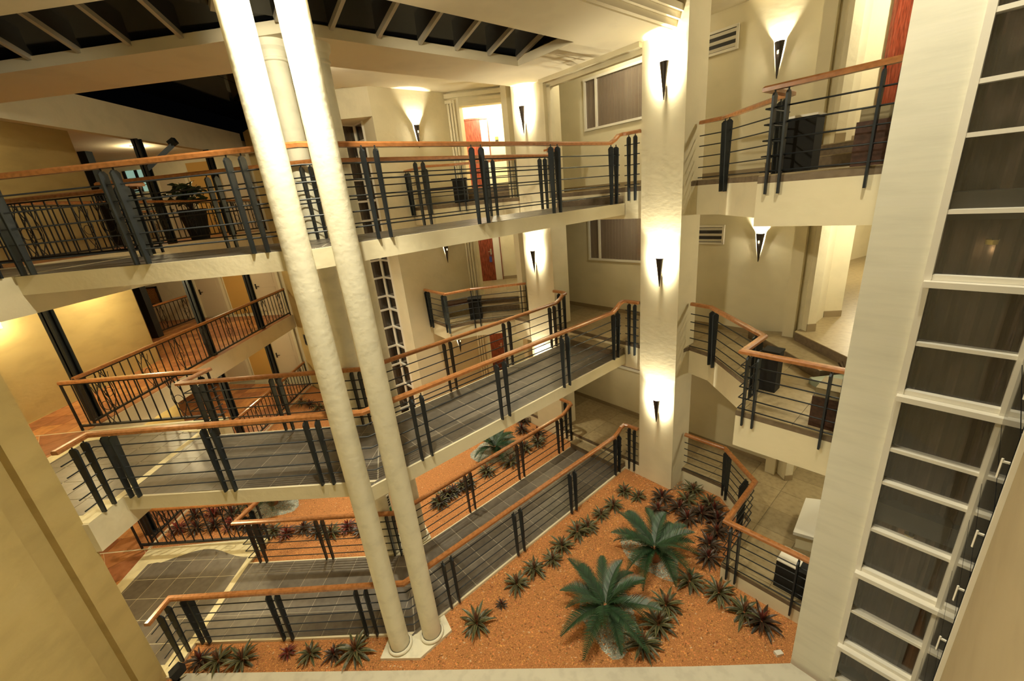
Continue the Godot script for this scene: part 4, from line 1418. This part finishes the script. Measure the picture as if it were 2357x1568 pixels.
# ---------------------------------------------------------------- right landing
func build_right_landing() -> void:
	var st: SurfaceTool
	for lv in 3:
		var y: float = LV[lv] + 0.28
		var nm: String = FN[lv]
		var top: float = (LV[lv + 1] - 0.3) if lv < 2 else 9.05
		# fluted pilaster at the end of the wall
		var c := V(5.42, -7.33)
		st = st_new()
		wallseg(st, c - EU * 0.0 + EV * 0.02, c - EV * 0.16, y, top, -0.3)
		for k in 3: uvbox(st, 8.80 - 0.02 * k, 8.9, -2.36 + 0.07 * k, -2.31 + 0.07 * k, y, top)
		uvbox(st, 8.72, 9.0, -2.42, -2.10, y, y + 0.10)
		uvbox(st, 8.75, 9.0, -2.40, -2.13, y + 0.10, y + 0.2)
		struct("trim_%d" % (6 + lv), st.commit(), M.plaster, "moulded cream pilaster beside the lobby opening, %s floor" % nm, "pilaster")
		# lobby walls
		st = st_new()
		wallseg(st, V(5.30, -6.93), V(5.45, -6.93), y, top, -0.5)
		wallseg(st, V(5.45, -6.93), V(5.72, -7.3), y, top, -0.2)
		wallseg(st, V(5.72, -7.3), V(6.1, -7.6), y, top, -0.3)
		wallseg(st, V(6.1, -7.6), V(6.40, -7.55), y, top, -0.3)
		if lv == 1: wallseg(st, V(6.40, -7.55), V(10.2, -12.2), y, top, -0.3)
		else: wallseg(st, V(6.25, -7.59), V(8.2, -7.23), y, top, -0.3)
		wallseg(st, V(10.2, -12.2), V(11.9, -13.0), y, top, -0.3)
		wallseg(st, V(11.9, -13.0), V(12.0, -4.5), y - 0.3, top, 0.3)
		wallseg(st, V(12.0, -4.5), V(5.0, -3.3), y - 0.3, top, 0.3)
		struct("wall_lobby", st.commit(), M.plaster, "bright cream walls of the lobby behind the right balcony, %s floor" % nm, "wall")
		st = st_new()
		wallseg(st, V(5.29, -6.915), V(5.45, -6.915), y + (0.34 if lv > 0 else 0.0), y + (0.48 if lv > 0 else 0.12), -0.02)
		wallseg(st, V(6.09, -7.58), V(6.40, -7.535), y + (0.34 if lv > 0 else 0.0), y + (0.46 if lv > 0 else 0.1), -0.02)
		struct("baseboard_lobby", st.commit(), M.skirt, "tan skirting of the lobby wall, %s floor" % nm, "skirting")
		if lv > 0:
			# two steps up to the lobby
			st = st_new()
			prism(st, PackedVector2Array([V(4.74, -7.75), V(4.68, -5.72), V(5.10, -5.72), V(5.07, -4.55), V(8.0, -4.3), V(12.2, -8.0), V(12.2, -13.6), V(9.9, -12.4), B(8.84, -2.3)]), y, y + 0.155)
			var f := struct("floor", st.commit(), M.riser, "two brown steps up to the lobby behind the right balcony, %s floor" % nm, "steps")
			st = st_new()
			prism(st, PackedVector2Array([V(4.73, -7.75), V(4.67, -5.71), V(5.09, -5.71), V(5.06, -4.55), V(8.0, -4.3), V(12.2, -8.0), V(12.2, -13.6), V(9.9, -12.4), B(8.84, -2.3)]), y + 0.155, y + 0.17)
			part("tread", st.commit(), M.beige0, f)
			st = st_new()
			prism(st, PackedVector2Array([V(5.14, -7.0), V(5.06, -4.55), V(8.0, -4.3), V(12.2, -8.0), V(12.2, -13.6), V(9.9, -12.4), V(5.75, -7.35)]), y + 0.17, y + 0.325)
			part("riser", st.commit(), M.riser, f)
			st = st_new()
			prism(st, PackedVector2Array([V(5.13, -7.0), V(5.05, -4.55), V(8.0, -4.3), V(12.2, -8.0), V(12.2, -13.6), V(9.9, -12.4), V(5.75, -7.35)]), y + 0.325, y + 0.34)
			part("tread", st.commit(), M.beige1, f)
			# planter
			var pl := thing("planter_box", "square black planter beside the knee of the right balcony railing, %s floor" % nm, "planter", P3(V(3.92, -5.66) if lv == 2 else V(3.84, -5.62), y), atan2(-EV.y, EV.x))
			var pw := 0.16 if lv == 2 else 0.11
			st = st_new()
			bx(st, Vector3(-pw, 0, -pw), Vector3(pw, 0.62, pw))
			part("box", st.commit(), M.planter, pl)
			st = st_new()
			bx(st, Vector3(-pw - 0.01, 0.62, -pw - 0.01), Vector3(pw + 0.01, 0.645, pw + 0.01))
			part("rim", st.commit(), M.frame if lv == 2 else M.planter, pl)
			# bench
			var b := thing("bench", "dark wooden bench with a tan cushion on the right balcony, %s floor" % nm, "bench", P3(B(5.99, -0.76), y), atan2(-EV.y, EV.x))
			st = st_new()
			bx(st, Vector3(-0.42, 0, -0.22), Vector3(0.5, 0.42, 0.22))
			part("base", st.commit(), M.benchwood, b)
			st = st_new()
			bx(st, Vector3(-0.40, 0.42, -0.21), Vector3(0.5, 0.54, 0.21))
			part("cushion", st.commit(), M.cushion, b)
			if lv == 1: downlight(Vector3(9.4, top - 0.005, -10.2), 3.0, "ceiling lamp deep inside the first floor lobby corridor", WARM, 0.1)
			# lobby lamp
			downlight(Vector3(6.3, top - 0.005, -6.2), 2.5 if lv == 1 else 3.5, "ceiling lamp of the lobby behind the right balcony, %s floor" % nm, WARM, 0.1)
		else:
			downlight(Vector3(6.0, top - 0.005, -6.0), 1.4, "ceiling lamp of the lobby behind the right balcony, ground floor", WARM, 0.1)
	# red lobby door at the top
	var d := thing("door_14", "red wooden door in the bright lobby at the top right", "door", P3(V(6.34, -7.50), LV[2] + 0.62), atan2(-0.35, 1.8) * -1.0)
	d.set_meta("kind", "structure")
	st = st_new()
	bx(st, Vector3(0, 0, 0), Vector3(0.9, 2.1, 0.06))
	part("leaf", st.commit(), M.door, d)
	st = st_new()
	bx(st, Vector3(-0.05, 2.1, 0), Vector3(0.95, 2.16, 0.08))
	part("frame", st.commit(), M.door, d)
	# black box and white bench on the ground landing
	var bxx := thing("planter_box", "black planter box at the right end of the ground floor railing", "planter", P3(V(3.95, -4.55), 0.28), atan2(-EV.y, EV.x))
	st = st_new()
	bx(st, Vector3(-0.3, 0, -0.2), Vector3(0.35, 0.5, 0.15))
	part("box", st.commit(), M.planter, bxx)
	st = st_new()
	bx(st, Vector3(-0.3, 0.5, -0.2), Vector3(-0.02, 0.52, 0.15))
	part("rim", st.commit(), M.frame, bxx)
	var wb := thing("bench", "long pale bench top on the ground floor landing at right", "bench", P3(V(4.75, -5.60), 0.28), 0.0)
	st = st_new()
	prism(st, PackedVector2Array([V(0.30, -0.42), V(0.62, -0.30), V(-0.05, 0.55), V(-0.42, 0.30)]), 0.30, 0.36)
	part("top", st.commit(), M.plastic, wb)
	st = st_new()
	prism(st, PackedVector2Array([V(0.28, -0.36), V(0.52, -0.28), V(-0.06, 0.46), V(-0.34, 0.28)]), 0.0, 0.30)
	part("base", st.commit(), M.plaster, wb)
	# low potted succulent on first floor bench
	var tw := thing("low_table", "low pale green table with wiry stems beside the first floor lobby steps", "table", P3(V(4.75, -5.36), LV[1] + 0.28))
	st = st_new()
	bx(st, Vector3(-0.27, 0, -0.30), Vector3(0.27, 0.10, 0.28))
	part("top", st.commit(), surf(lin(0.35, 0.40, 0.30), 0.5), tw)
	st = st_new()
	for k in 9:
		var a := rng.randf() * TAU
		tube(st, [Vector3(0.1, 0.10, 0), Vector3(0.1 + 0.08 * cos(a), 0.25, 0.08 * sin(a)), Vector3(0.1 + 0.17 * cos(a), 0.38, 0.17 * sin(a))], 0.006, 4)
	part("stems", st.commit(), M.benchwood, tw)

# ---------------------------------------------------------------- sconces
func make_sconce(at: Vector2, ytip: float, nrm: Vector2, gap: float, zl: float, energy: float, label: String, group: String) -> void:
	# half-cone torch: tip down, open at the top, standing off the wall by gap. local z = away from wall
	var t := thing("wall_sconce", label, "wall light", P3(at + nrm * 0.0, ytip), atan2(nrm.x, nrm.y), group)
	var h := 0.54
	var st := st_new()
	var seg := 14
	for k in seg:
		var a0 := PI * k / seg
		var a1 := PI * (k + 1) / seg
		var d0 := Vector3(cos(a0), 0, sin(a0) * 0.95)
		var d1 := Vector3(cos(a1), 0, sin(a1) * 0.95)
		var r0 := 0.006
		var r1 := 0.08
		var z := Vector3(0, 0, gap)
		var n := (d0 + d1).normalized()
		quad(st, d0 * r0 + z, d1 * r0 + z, d1 * r1 + z + Vector3(0, h, 0), d0 * r1 + z + Vector3(0, h, 0), n)
		r1 -= 0.005
		quad(st, d0 * r0 * 0.3 + z, d1 * r0 * 0.3 + z, d1 * r1 + z + Vector3(0, h, 0), d0 * r1 + z + Vector3(0, h, 0), -n)
		quad(st, d0 * r1 + z + Vector3(0, h, 0), d1 * r1 + z + Vector3(0, h, 0), d1 * (r1 + 0.005) + z + Vector3(0, h, 0), d0 * (r1 + 0.005) + z + Vector3(0, h, 0), Vector3.UP)
	part("shade", st.commit(), M.sconce, t)
	st = st_new()
	bx(st, Vector3(-0.015, 0.20, 0.0), Vector3(0.015, 0.26, gap + 0.02))
	part("bracket", st.commit(), M.chrome, t)
	st = st_new()
	lathe(st, Vector3(0, h - 0.16, zl), [Vector2(0.0, -0.03), Vector2(0.014, -0.02), Vector2(0.016, 0.02), Vector2(0.0, 0.035)], 10)
	part("bulb", st.commit(), M.lamp, t)
	omni(t, Vector3(0, h - 0.11, zl), energy, WARM, 0.015)

func build_sconces() -> void:
	var tips := [1.56, 1.56, 1.56]
	for lv in 3:
		var y: float = LV[lv]
		make_sconce(B(7.09, -4.03), y + 1.56, -EU, 0.075, 0.10, 5.5, "dark torch sconce on the square front pillar, %s of its three" % ["lowest", "middle", "topmost"][lv], "torch sconces on the square front pillar")
		make_sconce(B(7.09, -7.37), y + 1.59, -EU, 0.075, 0.10, 5.5, "dark torch sconce on the pillar further back, %s floor" % FN[lv], "torch sconces on the rear square pillar")
		if lv > 0: make_sconce(B(8.85, -3.01), y + 1.77, -EU, 0.012, 0.062, 3.0, "dark torch sconce on the wall above the right balcony, %s floor" % FN[lv], "torch sconces above the right balcony")
		var sp := V(-1.63, -12.155) if lv < 2 else V(-1.90, -11.93)
		make_sconce(sp, y + [1.88, 1.77, 1.72][lv], EV, 0.012, 0.062, [0.4, 0.5, 6.0][lv], "dark torch sconce on the cream wall above the back balcony, %s floor" % FN[lv], "torch sconces on the back wall")

# ---------------------------------------------------------------- planting
func leaf_mesh(L: float, w: float, droop: float, edge: Color, mid: Color, rib := false) -> ArrayMesh:
	# arching leaf along +x from the origin, with a centre fold
	var st := st_new()
	var n := 6
	var prev := []
	for i in n + 1:
		var t := float(i) / n
		var ww := w * 0.5 * sin(PI * clampf(0.12 + t * 0.88, 0, 1)) * (1.0 - 0.15 * t)
		var c := Vector3(L * (t - 0.12 * t * t), L * (0.42 * t - droop * t * t), 0)
		var row := [c + Vector3(0, ww * 0.35, -ww), c, c + Vector3(0, ww * 0.35, ww)]
		if i > 0:
			for s in 2:
				var a: Vector3 = prev[s]
				var b: Vector3 = prev[s + 1]
				var d: Vector3 = row[s + 1]
				var e: Vector3 = row[s]
				var nn := (b - a).cross(e - a)
				if nn.length() < 1e-9: nn = Vector3.UP
				nn = nn.normalized()
				if nn.y < 0: nn = -nn
				var cols := [edge, mid, mid, edge] if s == 0 else [mid, edge, edge, mid]
				ctri(st, [a, b, d], [cols[0], cols[1], cols[2]], nn)
				ctri(st, [a, d, e], [cols[0], cols[2], cols[3]], nn)
		prev = row
	return st.commit()

func ctri(st: SurfaceTool, v: Array, c: Array, n: Vector3) -> void:
	var o := [0, 1, 2]
	if (v[1] - v[0]).cross(v[2] - v[0]).dot(n) > 0.0: o = [0, 2, 1]
	for k in o:
		st.set_normal(n)
		st.set_color(c[k])
		st.add_vertex(v[k])

func frond_mesh(L: float, droop: float, seed_: int) -> ArrayMesh:
	var r := RandomNumberGenerator.new()
	r.seed = seed_
	var st := st_new()
	var n := 44
	var spine := []
	for i in n + 1:
		var t := float(i) / n
		spine.append(Vector3(L * (t - 0.10 * t * t), L * (0.55 * t - droop * t * t), 0))
	for i in n:
		var a: Vector3 = spine[i]
		var b: Vector3 = spine[i + 1]
		var w := 0.008 * (1.0 - 0.7 * float(i) / n)
		var sc := Color(0.06, 0.10, 0.02)
		var zw := Vector3(0, 0, w)
		ctri(st, [a - zw, b - zw, b + zw], [sc, sc, sc], Vector3.UP)
		ctri(st, [a - zw, b + zw, a + zw], [sc, sc, sc], Vector3.UP)
	for i in range(3, n + 1):
		var t := float(i) / n
		var len := 0.17 * sin(PI * clampf(t * 0.9 + 0.1, 0.0, 1.0)) + 0.035
		for s in [-1.0, 1.0]:
			var a: Vector3 = spine[i]
			var dirv := Vector3(0.72 + 0.3 * t, 0.32 - 0.2 * r.randf(), s * 0.8).normalized()
			var tip := a + dirv * len
			var mid := a + dirv * len * 0.5 + Vector3(0, 0.012, 0)
			var wv := Vector3(1, 0, 0) * 0.0098
			var f := r.randf_range(0.7, 1.3)
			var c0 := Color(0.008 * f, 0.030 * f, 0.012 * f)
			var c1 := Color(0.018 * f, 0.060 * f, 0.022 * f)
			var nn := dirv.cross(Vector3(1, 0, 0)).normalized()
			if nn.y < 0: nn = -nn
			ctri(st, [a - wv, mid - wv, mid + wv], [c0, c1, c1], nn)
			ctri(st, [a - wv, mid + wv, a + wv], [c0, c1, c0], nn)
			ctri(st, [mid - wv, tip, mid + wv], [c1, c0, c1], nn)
	return st.commit()

func cycad(p: Vector2, scale_: float, label: String, seed_: int, pebbles: PackedVector2Array) -> void:
	var t := thing("cycad", label, "plant", P3(p, G), 0, "cycads in the wood-chip beds")
	var st := st_new()
	lathe(st, Vector3.ZERO, [Vector2(0.10, -0.02), Vector2(0.12, 0.1), Vector2(0.09, 0.2), Vector2(0.03, 0.27), Vector2(0.0, 0.28)], 14)
	part("trunk", st.commit(), M.terra0, t)
	var r := RandomNumberGenerator.new()
	r.seed = seed_
	var meshes := []
	for k in 4: meshes.append(frond_mesh(0.92 * scale_, 0.50 + 0.1 * k, seed_ + k))
	var n := 17
	for k in n:
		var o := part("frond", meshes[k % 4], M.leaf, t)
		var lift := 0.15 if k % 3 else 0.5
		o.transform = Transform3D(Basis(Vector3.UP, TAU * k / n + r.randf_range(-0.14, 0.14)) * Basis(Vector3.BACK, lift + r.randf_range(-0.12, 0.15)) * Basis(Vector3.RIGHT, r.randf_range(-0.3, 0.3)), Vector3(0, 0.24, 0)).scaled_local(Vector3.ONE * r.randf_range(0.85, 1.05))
	if pebbles.size() > 2:
		var hb := st_new()
		prism(hb, pebbles, G - 0.05, G + 0.002)
		var pm := part(numbered("pebble_bed"), hb.commit(), surf(lin(0.30, 0.31, 0.26), 0.9), self)
		tag(pm, "bed of pale grey pebbles under the %s" % label, "pebbles", "", "stuff")
		scatter(pm, pebbles, 1400, 1)

func ellipse(c: Vector2, a: float, b: float, ang: float) -> PackedVector2Array:
	var o := PackedVector2Array()
	for k in 20:
		var t := TAU * k / 20.0
		var rr := 1.0 + 0.08 * sin(3.0 * t + 1.0) + 0.05 * sin(5.0 * t)
		o.append(c + Vector2(cos(ang), sin(ang)) * a * cos(t) * rr + Vector2(-sin(ang), cos(ang)) * b * sin(t) * rr)
	return o

func brom(p: Vector2, size: float, kind: int, label: String, group: String) -> void:
	if not protos.has("brom"):
		var s := []
		# three tones: dark green with pale rib, wine red, bright red
		s.append([leaf_mesh(0.31, 0.050, 0.42, Color(0.20, 0.175, 0.075), Color(0.018, 0.036, 0.014)), leaf_mesh(0.28, 0.050, 0.62, Color(0.13, 0.10, 0.045), Color(0.020, 0.036, 0.016)), leaf_mesh(0.20, 0.040, 0.15, Color(0.30, 0.12, 0.06), Color(0.06, 0.04, 0.02))])
		s.append([leaf_mesh(0.31, 0.048, 0.42, Color(0.085, 0.035, 0.022), Color(0.020, 0.022, 0.010)), leaf_mesh(0.28, 0.046, 0.62, Color(0.06, 0.035, 0.02), Color(0.016, 0.022, 0.010)), leaf_mesh(0.20, 0.038, 0.15, Color(0.20, 0.05, 0.03), Color(0.07, 0.015, 0.01))])
		s.append([leaf_mesh(0.28, 0.050, 0.42, Color(0.24, 0.04, 0.03), Color(0.10, 0.015, 0.014)), leaf_mesh(0.26, 0.048, 0.6, Color(0.14, 0.05, 0.03), Color(0.05, 0.025, 0.015)), leaf_mesh(0.20, 0.040, 0.15, Color(0.34, 0.07, 0.05), Color(0.2, 0.03, 0.02))])
		protos.brom = s
	var t := thing("bromeliad", label, "plant", P3(p, G), rng.randf() * TAU, group)
	t.scale = Vector3.ONE * size
	var st := st_new()
	lathe(st, Vector3.ZERO, [Vector2(0.03, -0.02), Vector2(0.035, 0.04), Vector2(0.0, 0.09)], 8)
	part("stem", st.commit(), M.terra0, t)
	var ms: Array = protos.brom[kind]
	for ring in 3:
		var n: int = [13, 11, 7][ring]
		for k in n:
			var o := part("leaf", ms[(ring + k) % 2] if ring < 2 else ms[2], M.leaf, t)
			o.transform = Transform3D(Basis(Vector3.UP, TAU * (k + 0.37 * ring) / n + rng.randf_range(-0.2, 0.2)) * Basis(Vector3.BACK, [0.05, 0.45, 0.95][ring] + rng.randf_range(-0.15, 0.15)), Vector3(0, 0.03 + 0.02 * ring, 0)).scaled_local(Vector3.ONE * rng.randf_range(0.8, 1.15))

func build_garden() -> void:
	cycad(V(1.03, -4.68), 1.0, "large cycad nearest the front kerb with long spreading fronds", 101, ellipse(V(1.08, -4.72), 0.62, 0.42, 1.5))
	cycad(V(2.15, -5.66), 0.95, "cycad behind the front one, near the square sconce pillar", 202, ellipse(V(2.12, -5.78), 0.58, 0.40, 1.08))
	cycad(V(-0.72, -9.3), 0.8, "cycad behind the bridge beside the rear square pillar", 303, ellipse(V(-0.8, -9.45), 0.6, 0.5, 0.3))
	cycad(V(-6.05, -8.25), 0.85, "cycad in the rear bed near the iron landing railing", 404, ellipse(V(-6.0, -8.2), 0.6, 0.45, 0.2))
	var path_row := [V(-0.34, -5.38), V(-0.01, -5.65), V(0.34, -5.81), V(0.55, -6.08), V(0.90, -6.39), V(1.13, -6.49), V(1.46, -6.79), V(1.77, -7.00), V(2.12, -7.40), V(2.36, -7.20)]
	var ordn := ["first", "second", "third", "fourth", "fifth", "sixth", "seventh", "eighth", "ninth", "tenth", "eleventh", "twelfth", "thirteenth", "fourteenth"]
	for i in path_row.size():
		brom(path_row[i], [0.95, 0.95, 0.85, 1.0, 1.05, 1.0, 0.85, 0.95, 0.85, 0.8][i], 0, "striped green bromeliad, %s from the round columns in the row beside the bridge" % ordn[i], "bromeliads beside the bridge railing")
	brom(V(-1.00, -4.74), 1.15, 0, "bushy striped bromeliad alone beside the white column plinth", "")
	brom(V(-0.61, -5.05), 0.45, 1, "tiny reddish bromeliad seedling between plinth and row", "")
	var trio := [[V(2.00, -4.72), "topmost of the three bromeliads clustered right of the front cycad"], [V(1.77, -4.43), "middle one of the three bromeliads clustered right of the front cycad"], [V(1.45, -4.18), "lowest of the three bromeliads clustered by the kerb"]]
	for q in trio: brom(q[0], 1.12, 0, q[1], "bromeliad cluster right of the front cycad")
	var wall_row := [V(2.54, -5.10), V(2.90, -4.84), V(3.11, -4.49), V(3.28, -4.33)]
	for i in 4: brom(wall_row[i], 1.12, 0 if i < 3 else 1, "dark bromeliad, %s from the kerb in the row under the right balcony" % ordn[3 - i], "bromeliads under the right balcony")
	var dark := [V(2.83, -7.09), V(3.05, -6.75), V(3.55, -7.22), V(3.70, -6.80), V(3.09, -6.45), V(3.41, -6.54), V(3.63, -6.34), V(3.47, -6.04), V(3.20, -5.78), V(3.06, -5.52), V(2.62, -6.75), V(3.3, -6.95), V(3.7, -6.6)]
	dark.sort_custom(func(p, q): return p.distance_to(V(3.1, -7.35)) < q.distance_to(V(3.1, -7.35)))
	for i in dark.size():
		brom(dark[i], 1.05, 0 if i in [1, 2, 5] else 1, "%s bromeliad in the thicket below the right balcony, %s from the square pillar" % ["striped green" if i in [1, 2, 5] else "wine-dark", ordn[i]], "bromeliads in the thicket at the foot of the right balcony")
	var front := [V(-5.30, -4.60), V(-5.00, -4.56), V(-4.62, -4.54), V(-3.57, -4.54), V(-3.19, -4.50), V(-2.86, -4.50)]
	var fd := ["reddish bromeliad in the foreground strip next to the near yellow wall", "tall green bromeliad in the foreground strip, second from the yellow wall", "dark bushy bromeliad in the foreground strip, third from the yellow wall", "thin pale bromeliad in the middle of the foreground strip", "small reddish bromeliad in the foreground strip, second left of the columns", "big striped bromeliad in the foreground strip just left of the columns"]
	for i in 6: brom(front[i], [0.9, 1.05, 1.0, 0.8, 0.7, 1.15][i], [1, 0, 0, 0, 1, 0][i], fd[i], "bromeliads in the foreground strip")
	brom(V(-3.95, -4.60), 0.6, 2, "small red bromeliad in the foreground strip", "bromeliads in the foreground strip")
	var backr := [V(-0.95, -8.58), V(-0.33, -8.86), V(0.05, -9.42), V(0.42, -9.62), V(0.02, -10.30), V(0.10, -10.80), V(0.45, -10.02)]
	for i in backr.size(): brom(backr[i], 1.1, 1 if i > 3 else 0, "dark bromeliad in the rear bed by the back pillar, %s from the bridge bend" % ordn[i], "bromeliads in the rear bed by the square pillar")
	for i in 9:
		var t := i / 8.0
		brom(V(lerpf(-2.05, -1.40, t), lerpf(-7.66, -8.22, t)) + V(rng.randf_range(-0.08, 0.08), rng.randf_range(-0.08, 0.08)), 0.95, i % 2, "bromeliad in the close row right of the rear plinth, %s from it" % ordn[i], "bromeliads right of the rear column plinth")
	var bl := [V(-7.85, -7.62), V(-7.76, -8.05), V(-7.44, -7.60), V(-7.32, -8.02), V(-7.05, -7.62), V(-6.86, -7.98), V(-6.64, -7.57), V(-6.30, -7.55)]
	for i in bl.size(): brom(bl[i], 1.05, 2 if i % 3 == 0 else 1, "%s bromeliad behind the ground floor iron railing, %s of the clump from the left" % ["bright red" if i % 3 == 0 else "dull wine-red", ordn[i]], "red bromeliads behind the iron railing")
	for i in 8: brom(V(-5.85 + 0.33 * i, -7.35 + 0.06 * (i % 3) + 0.035 * i), 0.95, [1, 0, 2, 1][i % 4], "bromeliad in the row behind the far bridge railing, %s from the iron railing" % ordn[i], "bromeliads in the rear row behind the bridge")
	for i in 5: brom(V(-7.75 + 0.42 * i, -13.6 + 0.25 * i), 1.1, i % 2, "bromeliad at the far end of the rear bed, %s from the gallery" % ordn[i], "bromeliads at the far end of the rear bed")
	# ground spotlight by the near wall
	var gs := thing("ground_spotlight", "small black ground spotlight on the kerb beside the near yellow wall", "spotlight", Vector3(-5.47, 0.02, -4.30))
	var gst := st_new()
	bar(gst, Vector3(0, 0.13, 0), Vector3(0.10, 0.19, -0.10), 0.13, 0.13)
	part("head", gst.commit(), M.planter, gs)
	gst = st_new()
	lathe(gst, Vector3.ZERO, [Vector2(0.06, 0.0), Vector2(0.06, 0.02), Vector2(0.02, 0.03), Vector2(0.02, 0.12)], 12)
	part("foot", gst.commit(), M.planter, gs)
	# small white stone by the tower foot
	var st := st_new()
	prism(st, PackedVector2Array([V(-0.05, -0.03), V(0.05, -0.035), V(0.06, 0.02), V(-0.04, 0.035)]), 0.0, 0.05)
	var stone := part(numbered("stone"), st.commit(), M.plastic, self)
	stone.position = P3(V(3.26, -3.90), G)
	tag(stone, "small white block on the wood chips at the foot of the right pillar", "block")
